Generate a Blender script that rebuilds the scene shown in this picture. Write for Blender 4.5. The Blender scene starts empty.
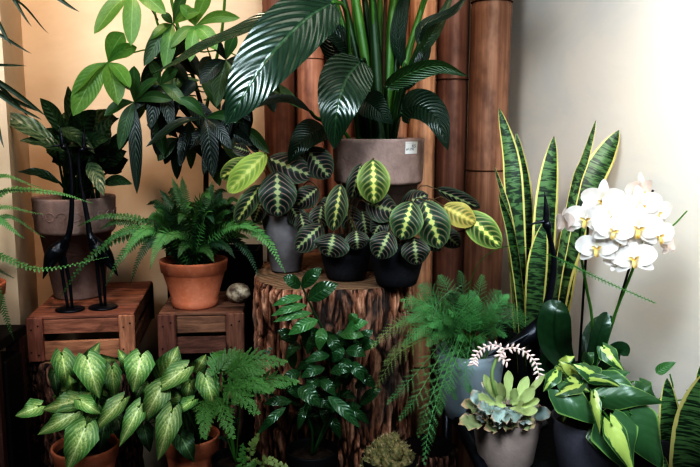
import bpy, math, random
from mathutils import Vector, Matrix, noise
R = random.Random(7)
PI = math.pi
scn = bpy.context.scene
COL = scn.collection

# ------------------------------------------------------------------ camera
F = 750.0
PITCH = math.radians(8.2)
CAM = Vector((0, 0, 1.0))
def P(px, py, D):
    """world point seen at (px,py) of the 700x467 frame and standing D metres in front of the camera"""
    x = (px-350)/F; y = -(py-233.5)/F
    d = Vector((x, math.cos(PITCH)+y*math.sin(PITCH), -math.sin(PITCH)+y*math.cos(PITCH)))
    return CAM + d*(D/d.y)
cd = bpy.data.cameras.new('camera'); cam = bpy.data.objects.new('camera', cd); COL.objects.link(cam)
cd.sensor_width = 36; cd.lens = 36*F/700; cd.clip_start = .02
cam.location = CAM; cam.rotation_euler = (PI/2-PITCH, 0, 0)
scn.camera = cam

# ------------------------------------------------------------------ node helpers
class N:
    def __init__(s, name):
        s.m = bpy.data.materials.new(name); s.m.use_nodes = True
        s.t = s.m.node_tree; s.t.nodes.clear()
        s.out = s.t.nodes.new('ShaderNodeOutputMaterial')
    def n(s, typ, ins=None, **kw):
        nd = s.t.nodes.new(typ)
        for k, v in kw.items(): setattr(nd, k, v)
        for k, v in (ins or {}).items(): s.set(nd.inputs[k], v)
        return nd
    def set(s, sock, v):
        if isinstance(v, bpy.types.NodeSocket): s.t.links.new(v, sock)
        elif isinstance(v, bpy.types.Node): s.t.links.new(v.outputs[0], sock)
        elif isinstance(v, (tuple, list)) and len(v) == 3 and sock.type == 'RGBA': sock.default_value = (*v, 1)
        else: sock.default_value = v
    def math(s, op, a, b=0.0, c=0.0):
        return s.n('ShaderNodeMath', {0: a, 1: b, 2: c}, operation=op).outputs[0]
    def step(s, v, a, b, lo=0.0, hi=1.0):
        return s.n('ShaderNodeMapRange', {0: v, 1: a, 2: b, 3: lo, 4: hi}, interpolation_type='SMOOTHSTEP').outputs[0]
    def mix(s, f, a, b, blend='MIX'):
        nd = s.n('ShaderNodeMix', data_type='RGBA', blend_type=blend)
        s.set(nd.inputs[0], f); s.set(nd.inputs[6], a); s.set(nd.inputs[7], b)
        return nd.outputs[2]
    def noise(s, vec, scale=5.0, detail=3.0, rough=.55, dist=0.0):
        return s.n('ShaderNodeTexNoise', {'Vector': vec, 'Scale': scale, 'Detail': detail, 'Roughness': rough, 'Distortion': dist}).outputs[0]
    def mapping(s, vec, scale=(1,1,1), loc=(0,0,0)):
        return s.n('ShaderNodeMapping', {0: vec, 1: loc, 3: scale}).outputs[0]
    def bump(s, h, strength=.3, dist=.01):
        return s.n('ShaderNodeBump', {'Height': h, 'Strength': strength, 'Distance': dist}).outputs[0]
    def obj(s): return s.n('ShaderNodeTexCoord').outputs['Object']
    def uv(s):
        o = s.n('ShaderNodeTexCoord').outputs['UV']
        sp = s.n('ShaderNodeSeparateXYZ', {0: o})
        a = s.math('MULTIPLY', s.math('ABSOLUTE', s.math('SUBTRACT', sp.outputs[0], .5)), 2.0)
        return o, a, sp.outputs[1], sp.outputs[0]
    def pbr(s, col, rough=.5, normal=None, spec=.5, metal=0.0, transl=0.0, trcol=None, coat=0.0, alpha=None):
        b = s.n('ShaderNodeBsdfPrincipled')
        s.set(b.inputs['Base Color'], col); s.set(b.inputs['Roughness'], rough)
        s.set(b.inputs['Specular IOR Level'], spec); s.set(b.inputs['Metallic'], metal)
        if coat: s.set(b.inputs['Coat Weight'], coat)
        if normal is not None: s.set(b.inputs['Normal'], normal)
        if alpha is not None: s.set(b.inputs['Alpha'], alpha)
        sh = b.outputs[0]
        if transl:
            tr = s.n('ShaderNodeBsdfTranslucent'); s.set(tr.inputs[0], trcol if trcol is not None else col)
            mx = s.n('ShaderNodeMixShader', {0: transl, 1: sh, 2: tr.outputs[0]}); sh = mx.outputs[0]
        s.t.links.new(sh, s.out.inputs[0])
        return s.m

def vary(s, col, amt=.35):
    r = s.n('ShaderNodeObjectInfo').outputs['Random']
    v = s.math('MULTIPLY_ADD', r, amt, 1-amt/2)
    return s.n('ShaderNodeHueSaturation', {'Value': v, 'Color': col, 'Saturation': .84, 'Hue': s.math('MULTIPLY_ADD', r, .02, .485)}).outputs[0]

def leaf_mat(name, base, vein=None, edge=None, freq=9, curve=1.2, vw=.10, vmix=.5, rib=None, rough=.42, bump=.35, transl=.15, var=.35, spec=.5, noise_amt=.3, light=None):
    """leaf: u across, v along.  Side veins bend towards the tip."""
    s = N(name); o, a, v, u = s.uv()
    ph = s.math('FRACT', s.math('SUBTRACT', s.math('MULTIPLY', v, float(freq)), s.math('MULTIPLY', s.math('POWER', a, 1.3), curve)))
    d = s.math('ABSOLUTE', s.math('SUBTRACT', ph, .5))
    line = s.step(d, 0.0, vw, 1.0, 0.0)
    ribm = s.step(a, 0.015, .07, 1.0, 0.0)
    nz = s.noise(s.mapping(o, (3, 4, 1)), 3.0, 3.0)
    col = s.mix(s.math('MULTIPLY', s.step(nz, .35, .7), noise_amt), base, light or tuple(min(1, c*1.9) for c in base))
    if vein: col = s.mix(s.math('MULTIPLY', line, vmix), col, vein)
    if rib: col = s.mix(ribm, col, rib)
    if edge: col = s.mix(s.step(a, .86, .97), col, edge)
    col = vary(s, col, var)
    h = s.math('ADD', s.step(d, 0.0, .5, 0.0, 1.0), s.math('MULTIPLY', ribm, -1.0))
    return s.pbr(col, rough, s.bump(h, bump, .004), spec, transl=transl, trcol=s.mix(.5, col, (.35, .6, .08)))

def maranta_mat(name, base, dark, stripe, vein, edge, transl=.12):
    s = N(name); o, a, v, u = s.uv()
    t = s.math('SUBTRACT', s.math('MULTIPLY', v, 7.5), s.math('MULTIPLY', s.math('POWER', a, 2.1), 2.6))
    d = s.math('ABSOLUTE', s.math('SUBTRACT', s.math('FRACT', t), .5))
    line = s.step(d, .03, .12, 1.0, 0.0)
    blot = s.math('MULTIPLY', s.step(d, .1, .3), s.math('MULTIPLY', s.step(a, .12, .3), s.step(a, .8, .5)))
    nz = s.noise(s.mapping(o, (6, 14, 1)), 2.0, 2.0)
    z = s.math('MULTIPLY_ADD', s.math('PINGPONG', s.math('MULTIPLY', v, 7.5), .5), .32, .03)
    z = s.math('ADD', z, s.math('MULTIPLY_ADD', nz, .22, -.11))
    st = s.math('MULTIPLY', s.step(s.math('SUBTRACT', a, z), -.04, .04, 1.0, 0.0), s.math('MULTIPLY', s.step(v, .03, .1), s.step(v, .97, .88)))
    col = s.mix(blot, base, dark)
    col = s.mix(s.step(a, .82, .96), col, edge)
    col = s.mix(s.math('MULTIPLY', line, .62), col, vein)
    col = s.mix(st, col, stripe)
    col = vary(s, col, .25)
    return s.pbr(col, .5, s.bump(d, .25, .003), .3, transl=transl)

def snake_mat(name, bright=1.0):
    s = N(name); o, a, v, u = s.uv()
    nz = s.noise(s.mapping(o, (1.3, 58, 1)), 1.0, 3.0, .6, .5)
    n2 = s.noise(s.mapping(o, (9, 9, 1)), 1.0, 2.0)
    col = s.mix(s.step(nz, .44, .56), (.006*bright, .024*bright, .010*bright), (.075*bright, .18*bright, .050*bright))
    col = s.mix(s.math('MULTIPLY', n2, .3), col, (.02, .07, .025))
    lim = s.math('MULTIPLY_ADD', n2, .2, .68)
    e = s.step(s.math('SUBTRACT', a, lim), 0.0, .05)
    col = vary(s, s.mix(e, col, (.50, .46, .12)), .2)
    return s.pbr(col, .48, s.bump(nz, .1, .003), .5, transl=.05)

def brasil_mat(name, lime):
    s = N(name); o, a, v, u = s.uv()
    ob = s.n('ShaderNodeObjectInfo').outputs['Random']
    nz = s.noise(s.mapping(o, (3.0, 1.4, 1), (0, 0, 0)), 2.2, 3.0)
    w = s.math('ADD', a, s.math('MULTIPLY_ADD', nz, .9, -.45))
    m = s.step(w, lime-.03, lime+.03, 1.0, 0.0)
    col = s.mix(m, (.036, .110, .034), (.38, .48, .09))
    d = s.math('ABSOLUTE', s.math('SUBTRACT', s.math('FRACT', s.math('SUBTRACT', s.math('MULTIPLY', v, 7.0), s.math('MULTIPLY', a, 2.2))), .5))
    col = s.mix(s.step(a, .88, .99, 0, .8), col, (.22, .36, .07))
    col = vary(s, col, .3)
    return s.pbr(col, .33, s.bump(d, .12, .004), .5, transl=.10)

def syng_mat(name, base, pale, veinc):
    s = N(name); o, a, v, u = s.uv()
    w = s.noise(s.mapping(o, (5, 5, 1)), 1.5, 2.0)
    t = s.math('ADD', s.math('SUBTRACT', s.math('MULTIPLY', v, 7.0), s.math('MULTIPLY', a, 3.4)), s.math('MULTIPLY', w, .9))
    d = s.math('ABSOLUTE', s.math('SUBTRACT', s.math('FRACT', t), .5))
    line = s.step(d, .0, .12, 1.0, 0.0)
    glow = s.step(d, .0, .5, 1.0, 0.0)
    cen = s.step(a, .0, .8, 1.0, 0.0)
    nz = s.noise(s.mapping(o, (14, 14, 1)), 1.5, 3.0, .7)
    p = s.math('MULTIPLY', s.step(a, .98, .5), s.math('MULTIPLY_ADD', cen, .62, s.math('MULTIPLY', glow, .26)))
    p = s.math('MULTIPLY', p, s.step(nz, .35, .6, .25, 1.25))
    col = s.mix(p, base, pale)
    col = s.mix(s.math('MULTIPLY', line, .28), col, veinc)
    col = s.mix(s.step(a, .02, .07, .9, 0.0), col, veinc)
    col = vary(s, col, .45)
    return s.pbr(col, .45, s.bump(d, .2, .004), .4, transl=.12)

def simple(name, col, rough=.5, spec=.5, nscale=0, namt=.3, bump=0, metal=0.0, transl=0.0, col2=None, bscale=None, coat=0.0):
    s = N(name); c = col; nrm = None
    if nscale:
        nz = s.noise(s.obj(), nscale, 5.0, .6)
        c = s.mix(s.math('MULTIPLY', s.step(nz, .3, .7), namt), col, col2 or tuple(x*.45 for x in col))
    if bump:
        nrm = s.bump(s.noise(s.obj(), bscale or nscale*3 or 60, 4.0, .6), bump, .004)
    return s.pbr(c, rough, nrm, spec, metal, transl, coat=coat)

def wood_mat(name, c1, c2, axis=0, scale=1.0, dark=(.02, .01, .006)):
    s = N(name); sc = [30*scale]*3; sc[axis] = 3*scale
    ob = s.n('ShaderNodeObjectInfo').outputs['Random']
    vec = s.n('ShaderNodeVectorMath', {0: s.obj(), 1: s.n('ShaderNodeCombineXYZ', {0: s.math('MULTIPLY', ob, 9.0), 1: s.math('MULTIPLY', ob, 5.0), 2: 0.0}).outputs[0]}, operation='ADD').outputs[0]
    g = s.noise(s.mapping(vec, tuple(sc)), 3.0, 6.0, .65, .4)
    b = s.noise(vec, 9.0*scale, 4.0, .6, .5)
    col = s.mix(s.step(g, .3, .7), c1, c2)
    col = s.mix(s.step(b, .52, .75, 0.0, .75), col, dark)
    kn = s.n('ShaderNodeTexVoronoi', {'Vector': s.mapping(vec, tuple(2.2 if i == axis else 5 for i in range(3))), 'Scale': 4.0*scale}).outputs['Distance']
    col = s.mix(s.step(kn, .06, .16, .8, 0.0), col, dark)
    col = vary(s, col, .5)
    return s.pbr(col, .72, s.bump(g, .5, .004), .25)

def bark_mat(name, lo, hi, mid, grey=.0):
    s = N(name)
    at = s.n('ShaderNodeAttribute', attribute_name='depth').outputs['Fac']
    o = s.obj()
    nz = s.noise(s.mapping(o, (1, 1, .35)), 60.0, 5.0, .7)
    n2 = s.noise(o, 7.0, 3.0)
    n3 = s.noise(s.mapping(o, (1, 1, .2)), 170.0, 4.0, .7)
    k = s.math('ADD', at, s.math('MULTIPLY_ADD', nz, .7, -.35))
    col = s.mix(s.step(k, .18, .5), lo, mid)  # cavity shade put into the colour: sunken bark goes darker
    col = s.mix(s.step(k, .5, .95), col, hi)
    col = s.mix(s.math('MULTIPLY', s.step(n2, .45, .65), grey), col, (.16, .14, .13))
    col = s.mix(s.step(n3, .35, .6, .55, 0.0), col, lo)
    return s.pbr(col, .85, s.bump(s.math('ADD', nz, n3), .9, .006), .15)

# ------------------------------------------------------------------ mesh helpers
class M:
    def __init__(s): s.v = []; s.f = []; s.uv = []; s.att = []
    def add(s, vs, fs, uvs=None, att=None):
        b = len(s.v); s.v += [Vector(v) for v in vs]
        s.f += [tuple(i+b for i in f) for f in fs]
        s.uv += uvs if uvs else [(0.5, 0.5)]*len(vs)
        s.att += att if att else [0.0]*len(vs)
        return s
ORG = {}
def build(name, m, mat, parent=None, smooth=True, origin=None):
    org = ORG[parent] if parent else (origin or Vector((0, 0, 0)))
    me = bpy.data.meshes.new(name)
    me.from_pydata([v-org for v in m.v], [], m.f)
    uvl = me.uv_layers.new(name='UVMap')
    vi = [0]*len(me.loops); me.loops.foreach_get('vertex_index', vi)
    flat = []
    for i in vi: flat += m.uv[i]
    uvl.data.foreach_set('uv', flat)
    if any(m.att):
        a = me.attributes.new('depth', 'FLOAT', 'POINT'); a.data.foreach_set('value', m.att)
    me.polygons.foreach_set('use_smooth', [smooth]*len(me.polygons))
    me.materials.append(mat); me.update()
    o = bpy.data.objects.new(name, me); COL.objects.link(o)
    ORG[o] = org
    if parent: o.parent = parent
    else: o.location = org
    return o
def thing(name, label, cat, loc, group=None):
    o = bpy.data.objects.new(name, None); COL.objects.link(o)
    o.empty_display_size = .02; o.location = loc; ORG[o] = Vector(loc)
    tag(o, label, cat, group); return o
def tag(o, label, cat, group=None):
    o['label'] = label; o['category'] = cat
    if group: o['group'] = group
def struct(o): o['kind'] = 'structure'; return o

def spline(pts, n):
    pts = [Vector(p) for p in pts]
    if len(pts) == 2:
        return [pts[0].lerp(pts[1], i/n) for i in range(n+1)]
    ex = [pts[0]*2-pts[1]] + pts + [pts[-1]*2-pts[-2]]
    k = len(pts)-1; out = []
    for i in range(n+1):
        t = i/n*k; j = min(int(t), k-1); u = t-j
        p0, p1, p2, p3 = ex[j:j+4]
        out.append(.5*((2*p1)+(p2-p0)*u+(2*p0-5*p1+4*p2-p3)*u*u+(3*p1-p0-3*p2+p3)*u**3))
    return out
def tangents(ps):
    n = len(ps)
    return [(ps[min(i+1, n-1)]-ps[max(i-1, 0)]).normalized() for i in range(n)]
def tube(m, pts, rad, n=12, seg=8, flat=1.0):
    ps = spline(pts, n); T = tangents(ps)
    nrm = T[0].orthogonal().normalized(); vs = []; fs = []; uvs = []
    for i, p in enumerate(ps):
        nrm = (nrm-T[i]*nrm.dot(T[i])).normalized(); b = T[i].cross(nrm)
        if callable(rad): r = rad(i/n)
        elif isinstance(rad, (tuple, list)):
            x = i/n*(len(rad)-1); j = min(int(x), len(rad)-2); r = rad[j]+(rad[j+1]-rad[j])*(x-j)
        else: r = rad
        for k in range(seg):
            a = 2*PI*k/seg
            vs.append(p+nrm*math.cos(a)*r+b*math.sin(a)*r*flat); uvs.append((k/seg, i/n))
    for i in range(n):
        for k in range(seg):
            fs.append((i*seg+k, i*seg+(k+1) % seg, (i+1)*seg+(k+1) % seg, (i+1)*seg+k))
    fs.append(tuple(range(seg))[::-1]); fs.append(tuple(n*seg+k for k in range(seg)))
    m.add(vs, fs, uvs)
def lathe(m, c, prof, seg=48, close=True, sx=1, sy=1):
    c = Vector(c); vs = []; fs = []; n = len(prof)
    for r, z in prof:
        for k in range(seg):
            a = 2*PI*k/seg; vs.append(c+Vector((r*math.cos(a)*sx, r*math.sin(a)*sy, z)))
    for i in range(n-1):
        for k in range(seg):
            fs.append((i*seg+k, i*seg+(k+1) % seg, (i+1)*seg+(k+1) % seg, (i+1)*seg+k))
    if close: fs.append(tuple(range(seg))[::-1])
    m.add(vs, fs)
def box(m, c, d, rot=0, bev=.0015, jit=0):
    """bevelled box centre c, dims d, yaw rot"""
    c = Vector(c); x, y, z = [q/2 for q in d]; b = min(bev, x*.4, y*.4, z*.4)
    rz = Matrix.Rotation(rot, 3, 'Z'); vs = []; idx = {}
    for sx in (-1, 1):
        for sy in (-1, 1):
            for sz in (-1, 1):
                for ax in range(3):
                    p = [sx*(x-b), sy*(y-b), sz*(z-b)]; p[ax] = (sx, sy, sz)[ax]*(x, y, z)[ax]
                    idx[(sx, sy, sz, ax)] = len(vs); vs.append(c+rz@Vector(p)+Vector([R.uniform(-jit, jit) for _ in range(3)]))
    fs = []
    for ax in range(3):
        o1, o2 = [i for i in range(3) if i != ax]
        for s in (-1, 1):
            q = []
            for (a_, b_) in ((-1, -1), (1, -1), (1, 1), (-1, 1)):
                k = [0, 0, 0]; k[ax] = s; k[o1] = a_; k[o2] = b_; q.append(idx[(*k, ax)])
            fs.append(tuple(q))
        for a_ in (-1, 1):
            for b_ in (-1, 1):
                k1 = [0, 0, 0]; k1[o1] = a_; k1[o2] = b_; k1[ax] = -1; k2 = list(k1); k2[ax] = 1
                fs.append((idx[(*k1, o1)], idx[(*k2, o1)], idx[(*k2, o2)], idx[(*k1, o2)]))
    for sx in (-1, 1):
        for sy in (-1, 1):
            for sz in (-1, 1): fs.append(tuple(idx[(sx, sy, sz, ax)] for ax in range(3)))
    m.add(vs, fs)

PROF = {
    'lance': lambda t: max(0, math.sin(PI*t**.85))**.85,
    'ovate': lambda t: max(0, math.sin(PI*t**.62))**.8,
    'ellip': lambda t: max(0, math.sin(PI*t))**.55,
    'obov': lambda t: max(0, math.sin(PI*t**1.35))**.75,
    'spat': lambda t: (.26+.74*(3*(min(1, t/.78))**2-2*(min(1, t/.78))**3))*max(0, min(1, (1-t)*5))**.5,
    'heart': lambda t: (min(1, (t+.03)*4.6)**.55)*(max(0, 1-t**1.45)**.92),
    'strap': lambda t: min(1, .75+t*.5)*max(0, 1-max(0, t-.55)**2/.2025)**.75,
    'needle': lambda t: (1-t)**.6*min(1, t*4+.5),
    'petal': lambda t: max(0, math.sin(PI*t**.75*.97+.06))**.5,
}
def leaf(m, pts, w, prof='lance', tilt=0.0, cup=.12, n=14, cols=6, lobe=0.0, wave=0.0, up=.35, wf=3.0, curl=0.0, normal=None):
    ps = spline(pts, n); T = tangents(ps); L = sum((ps[i+1]-ps[i]).length for i in range(n))
    f = PROF[prof]; vs = []; uvs = []; fs = []; ph = R.uniform(0, 6)
    for i, p in enumerate(ps):
        t = i/n
        h = Vector(normal) if normal is not None else ((CAM-p).normalized()+Vector((0, 0, up))).normalized()
        nn = h-T[i]*h.dot(T[i])
        if nn.length < 1e-4: nn = T[i].orthogonal()
        nn.normalize(); nn = Matrix.Rotation(math.radians(tilt), 3, T[i])@nn
        b = T[i].cross(nn); hw = w/2*max(f(t), .015)
        for k in range(cols+1):
            u = k/cols*2-1; au = abs(u)
            q = p+b*u*hw*(1-.1*cup*au)+nn*(cup*hw*au**1.6+wave*w*math.sin(wf*2*PI*t+ph+(0 if u > 0 else 1.3))*au*au-curl*hw*au**3)
            if lobe: q -= T[i]*lobe*.95*L*(1-t)**4*math.sin(PI*min(1, au*f(t)*1.1+.04))*(1 if au > .01 else .0)
            vs.append(q); uvs.append((k/cols, t))
    for i in range(n):
        for k in range(cols):
            a = i*(cols+1)+k; fs.append((a, a+1, a+cols+2, a+cols+1))
    m.add(vs, fs, uvs)

def pleaf(parent, mat, px, wpx, name='leaf', stem=None, stem_r=.0015, stem_mat=None, droop=None, **kw):
    """one leaf of its own, through pixel/depth points px=[(x,y,D)..]; stem: points that lead from the pot to its base"""
    pts = [P(*q) for q in px]; w = wpx*px[0][2]/F
    m = M(); leaf(m, pts, w, **kw)
    o = build(name, m, mat, parent)
    if stem:
        m = M(); tube(m, [Vector(q) for q in stem]+[pts[0], pts[0].lerp(pts[1], .06)], stem_r, 10, 6)
        build('leaf_stalk', m, stem_mat, o)
    return o

def pinna(m, b, d, nrm, L, w):
    """small blunt leaflet"""
    s = nrm.cross(d).normalized()
    e = d-nrm*.15
    vs = [b, b+d*L*.12+s*w*.5, b+d*L*.6+s*w*.42, b+e*L, b+d*L*.6-s*w*.42, b+d*L*.12-s*w*.5]
    m.add(vs, [(0, 1, 2, 3), (0, 3, 4, 5)], [(.5, 0), (1, .1), (1, .6), (.5, 1), (0, .6), (0, .1)])
def frond(parent, mat, pts, wid, n=30, pw=None, name='frond', tilt=0.0, prof=None, fwd=.25, sag=.15, gap=0.0, rr=.0008, normal=None):
    """pinnate frond along world points"""
    ps = spline(pts, n*2); T = tangents(ps); m = M()
    L = sum((ps[i+1]-ps[i]).length for i in range(n*2))
    tube(m, pts, [rr*1.3, rr*.4], 12, 4)
    pw = pw or L/n*.74
    for i in range(2, n*2+1):
        t = i/(n*2)
        if t < gap: continue
        p = ps[i]; h = Vector(normal) if normal is not None else ((CAM-p).normalized()+Vector((0, 0, .7))).normalized()
        nn = (h-T[i]*h.dot(T[i])).normalized(); nn = Matrix.Rotation(math.radians(tilt), 3, T[i])@nn
        b = T[i].cross(nn)
        pr = prof(t) if prof else (min(1, .35+t*2.2)*(1-max(0, t-.45)/.56)**.8)
        for s in (-1, 1):
            if i % 2 == (s > 0): continue
            d = (b*s+T[i]*(fwd+.3*t)+nn*R.uniform(-.25, .15)-Vector((0, 0, sag))).normalized()
            pinna(m, p, d, nn, max(.0015, wid/2*pr*R.uniform(.85, 1.1)), pw*(.5+.5*pr))
    return build(name, m, mat, parent)
def bifrond(parent, mat, pts, wid, nb=11, leafl=.006, leafw=.0022, name='frond', tilt=0, tri=True, fwd=.55, dens=1.0, rr=.0007, blunt=False, up=.6):
    """twice divided frond (asparagus plume / lacy fern)"""
    ps = spline(pts, nb*2); T = tangents(ps); m = M(); tube(m, pts, [rr*1.4, rr*.4], 12, 4)
    for i in range(2, nb*2+1):
        t = i/(nb*2); p = ps[i]; h = ((CAM-p).normalized()+Vector((0, 0, up))).normalized()
        nn = (h-T[i]*h.dot(T[i])).normalized(); nn = Matrix.Rotation(math.radians(tilt), 3, T[i])@nn
        b = T[i].cross(nn)
        for s in (-1, 1):
            if (i+(s > 0)) % 2: continue
            bl = wid/2*(min(1, .45+t*2.2))*(1-t*.88)*R.uniform(.85, 1.1)
            d = (b*s+T[i]*(fwd+.35*t)+nn*R.uniform(-.2, .2)).normalized()
            e = p+d*bl+T[i]*bl*.15-Vector((0, 0, bl*.18))
            tube(m, [p, p.lerp(e, .5)+nn*bl*.04, e], rr*.5, 3, 3)
            k = max(3, int(bl/(leafw*1.15)*dens))
            for j in range(k+1):
                q = p.lerp(e, (j+.5)/(k+.5)); tt = j/k
                for s2 in ((-1, 1) if j < k else (0,)):
                    dd = (d.cross(nn)*s2+d*.75+nn*R.uniform(-.3, .3)).normalized()
                    l = leafl*(1-.55*tt)*R.uniform(.8, 1.15)
                    if blunt: pinna(m, q, dd, nn, l, leafw)
                    else:
                        sd = nn.cross(dd)*leafw*.17
                        m.add([q-sd, q+sd, q+dd*l], [(0, 1, 2)])
    return build(name, m, mat, parent)

def stalk(parent, mat, px, r, name='stem', n=12, seg=8, world=False):
    m = M(); tube(m, [Vector(q) if world else P(*q) for q in px], r, n, seg)
    return build(name, m, mat, parent)

# ------------------------------------------------------------------ materials
SOIL = simple('soil', (.022, .014, .010), .95, .1, 90, .7, .9, col2=(.06, .04, .03))
TERRA = None
def terra():
    s = N('terracotta'); o = s.obj()
    a = s.noise(o, 14.0, 5.0, .65); b = s.noise(o, 130.0, 3.0)
    col = s.mix(s.step(a, .35, .7), (.36, .13, .068), (.46, .19, .115))
    col = s.mix(s.step(b, .5, .8, 0, .3), col, (.55, .30, .20))
    return s.pbr(col, .75, s.bump(b, .12, .002), .25)
TERRA = terra()
TAUPE = simple('taupe_clay', (.36, .265, .235), .85, .2, 40, .5, .35, col2=(.20, .145, .13), bscale=160)
GREYPOT = simple('grey_clay', (.19, .175, .178), .7, .3, 60, .3, .15, col2=(.085, .078, .082), bscale=220)
BROWNPOT = simple('grey_brown_clay', (.40, .32, .285), .8, .3, 50, .4, .2, col2=(.30, .24, .22), bscale=220)
SLATE = simple('slate_clay', (.11, .105, .125), .72, .3, 180, .35, .15, col2=(.075, .07, .08))
BLACKPOT = simple('black_clay', (.018, .018, .022), .62, .35, 200, .5, .2, col2=(.038, .038, .045))
BLACKP = simple('black_plastic', (.006, .006, .007), .6, .25, 30, .2, 0)
METAL = simple('black_cast_metal', (.010, .011, .015), .33, .5, 60, .5, .25, metal=.35, col2=(.03, .033, .045), bscale=90)
STEMG = simple('green_stem', (.07, .17, .035), .45, .4, 30, .3)
STEMD = simple('dark_green_stem', (.018, .055, .016), .45, .4, 30, .3)
STEMB = simple('brown_stem', (.06, .04, .022), .8, .2, 60, .5, .4)
STEMR = simple('reddish_petiole', (.13, .085, .045), .6, .3, 60, .4)

# ------------------------------------------------------------------ room
def wall_mat(name, c1, c2):
    s = N(name); o = s.obj()
    a = s.noise(s.mapping(o, (1, 1, 2.2)), 2.4, 5.0, .6, .6)
    b = s.noise(o, 70.0, 3.0)
    col = s.mix(s.step(a, .3, .75), c1, c2)
    return s.pbr(col, .7, s.bump(s.math('ADD', s.math('MULTIPLY', a, 1.0), s.math('MULTIPLY', b, .12)), .12, .012), .25)
WL = wall_mat('cream_plaster', (.70, .57, .43), (.60, .47, .34))
WR = wall_mat('white_plaster', (.78, .74, .68), (.68, .68, .66))
FL = simple('dark_floorboards', (.03, .02, .014), .7, .3, 8, .6, .3)
def quad_wall(name, a, b, th, mat, h=2.7):
    a = Vector((*a, 0)); b = Vector((*b, 0)); d = (b-a).normalized(); nrm = Vector((-d.y, d.x, 0))*th
    m = M(); vs = [a, b, b+nrm, a+nrm]; vs += [v+Vector((0, 0, h)) for v in vs]
    m.add(vs, [(0, 1, 5, 4), (1, 2, 6, 5), (2, 3, 7, 6), (3, 0, 4, 7), (0, 3, 2, 1), (4, 5, 6, 7)])
    return struct(build(name, m, mat, smooth=False))
quad_wall('wall_back', (-.83, 1.95), (.435, 2.22), .08, WL)
quad_wall('wall_right', (.435, 2.22), (.93, .30), .08, WR)
m = M(); vs = [Vector(v) for v in ((-1.6, 1.56, 0), (-.705, 1.56, 0), (-.83, 1.95, 0), (-.83, 2.05, 0), (-1.6, 2.05, 0))]
k = len(vs); vs += [v+Vector((0, 0, 2.7)) for v in vs]
m.add(vs, [tuple((i, (i+1) % k, (i+1) % k+k, i+k)) for i in range(k)]+[tuple(range(k))[::-1], tuple(range(k, 2*k))])
struct(build('wall_left', m, WL, smooth=False))
m = M(); box(m, (0, 1.0, -.02), (3.4, 3.2, .04), 0, .0)
struct(build('floor', m, FL, smooth=False))

# ------------------------------------------------------------------ bamboo poles
def bamboo_mat(name, k):
    s = N(name); o = s.obj()
    g = s.noise(s.mapping(o, (70, 70, 2.5)), 1.0, 5.0, .6, .3)
    b = s.noise(s.mapping(o, (1, 1, .5)), 10.0, 4.0, .65)
    col = s.mix(s.step(g, .3, .7), (.24*k, .105*k, .052*k), (.40*k, .205*k, .105*k))
    col = s.mix(s.step(b, .48, .72, 0, .7), col, (.085, .038, .024))
    col = vary(s, col, .5)
    return s.pbr(col, .5, s.bump(g, .15, .003), .35)
BAM = bamboo_mat('smoked_bamboo', .75); BAML = bamboo_mat('pale_bamboo', 1.25)
NODE = simple('bamboo_node', (.07, .032, .018), .8, .2, 80, .5, .5)
def bamboo(x, D, r, lean, nodes, label):
    t = thing('bamboo_pole', label, 'bamboo pole', (x, D, 0), 'smoked bamboo poles leaning in the corner')
    top = Vector((x+lean, D, 2.35)); b0 = Vector((x, D, .0))
    zs = sorted(nodes); N_ = 120; m = M(); pts = []; rad = []
    for i in range(N_+1):
        z = 2.35*i/N_; dz = min(abs(z-q) for q in zs)
        rad.append(r*(1+.05*math.exp(-(dz/.018)**2)-.13*math.exp(-(dz/.0045)**2)+.01*noise.noise((x*9, 0, z*3))))
        pts.append(b0.lerp(top, i/N_))
    vs = []; fs = []; seg = 28
    for p, rr in zip(pts, rad):
        for k in range(seg):
            a = 2*PI*k/seg; vs.append(p+Vector((rr*math.cos(a), rr*math.sin(a), 0)))
    for i in range(N_):
        for k in range(seg): fs.append((i*seg+k, i*seg+(k+1) % seg, (i+1)*seg+(k+1) % seg, (i+1)*seg+k))
    fs.append(tuple(N_*seg+k for k in range(seg)))
    m.add(vs, fs); build('culm', m, BAML if 'second from the left' in label or 'orange' in label or 'stalks' in label else BAM, t)
    for z in zs:
        m = M(); lathe(m, b0.lerp(top, z/2.35), [(r*.9, -.003), (r*1.03, -.0018), (r*1.035, 0), (r*.9, .003)], 28, False)
        build('node_ring', m, NODE, t)
def bx(px, D): return (px-350)/F*D
for px, D, wpx, lean, nodes, lab in (
    (283, 2.02, 32, -.01, (.42, .82, 1.22, 1.62), 'brown bamboo pole at the left end of the bamboo screen'),
    (312, 1.99, 26, -.005, (.33, .68, 1.17, 1.5), 'bamboo pole second from the left, seen between the peace lily leaves'),
    (340, 2.03, 28, .0, (.5, .9, 1.37, 1.8), 'bamboo pole hidden mostly behind the peace lily leaf hanging left of the stalks'),
    (370, 1.99, 27, .0, (.4, .8, 1.15, 1.6), 'bamboo pole behind the green stalks of the peace lily'),
    (397, 2.03, 26, .0, (.3, .75, 1.28, 1.7), 'bright orange brown bamboo pole just right of the peace lily stalks'),
    (420, 1.99, 26, .006, (.35, .70, .97, 1.5), 'orange brown bamboo pole rising behind the right rim of the taupe pot'),
    (449, 2.02, 31, .008, (.40, .72, 1.12, 1.5), 'bamboo pole second from the right end of the screen'),
    (483, 1.97, 39, .02, (.47, .885, 1.31, 1.72), 'thickest dark bamboo pole at the right end beside the white wall')):
    bamboo(bx(px, D), D, wpx*D/F/2, lean, nodes, lab)

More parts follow.
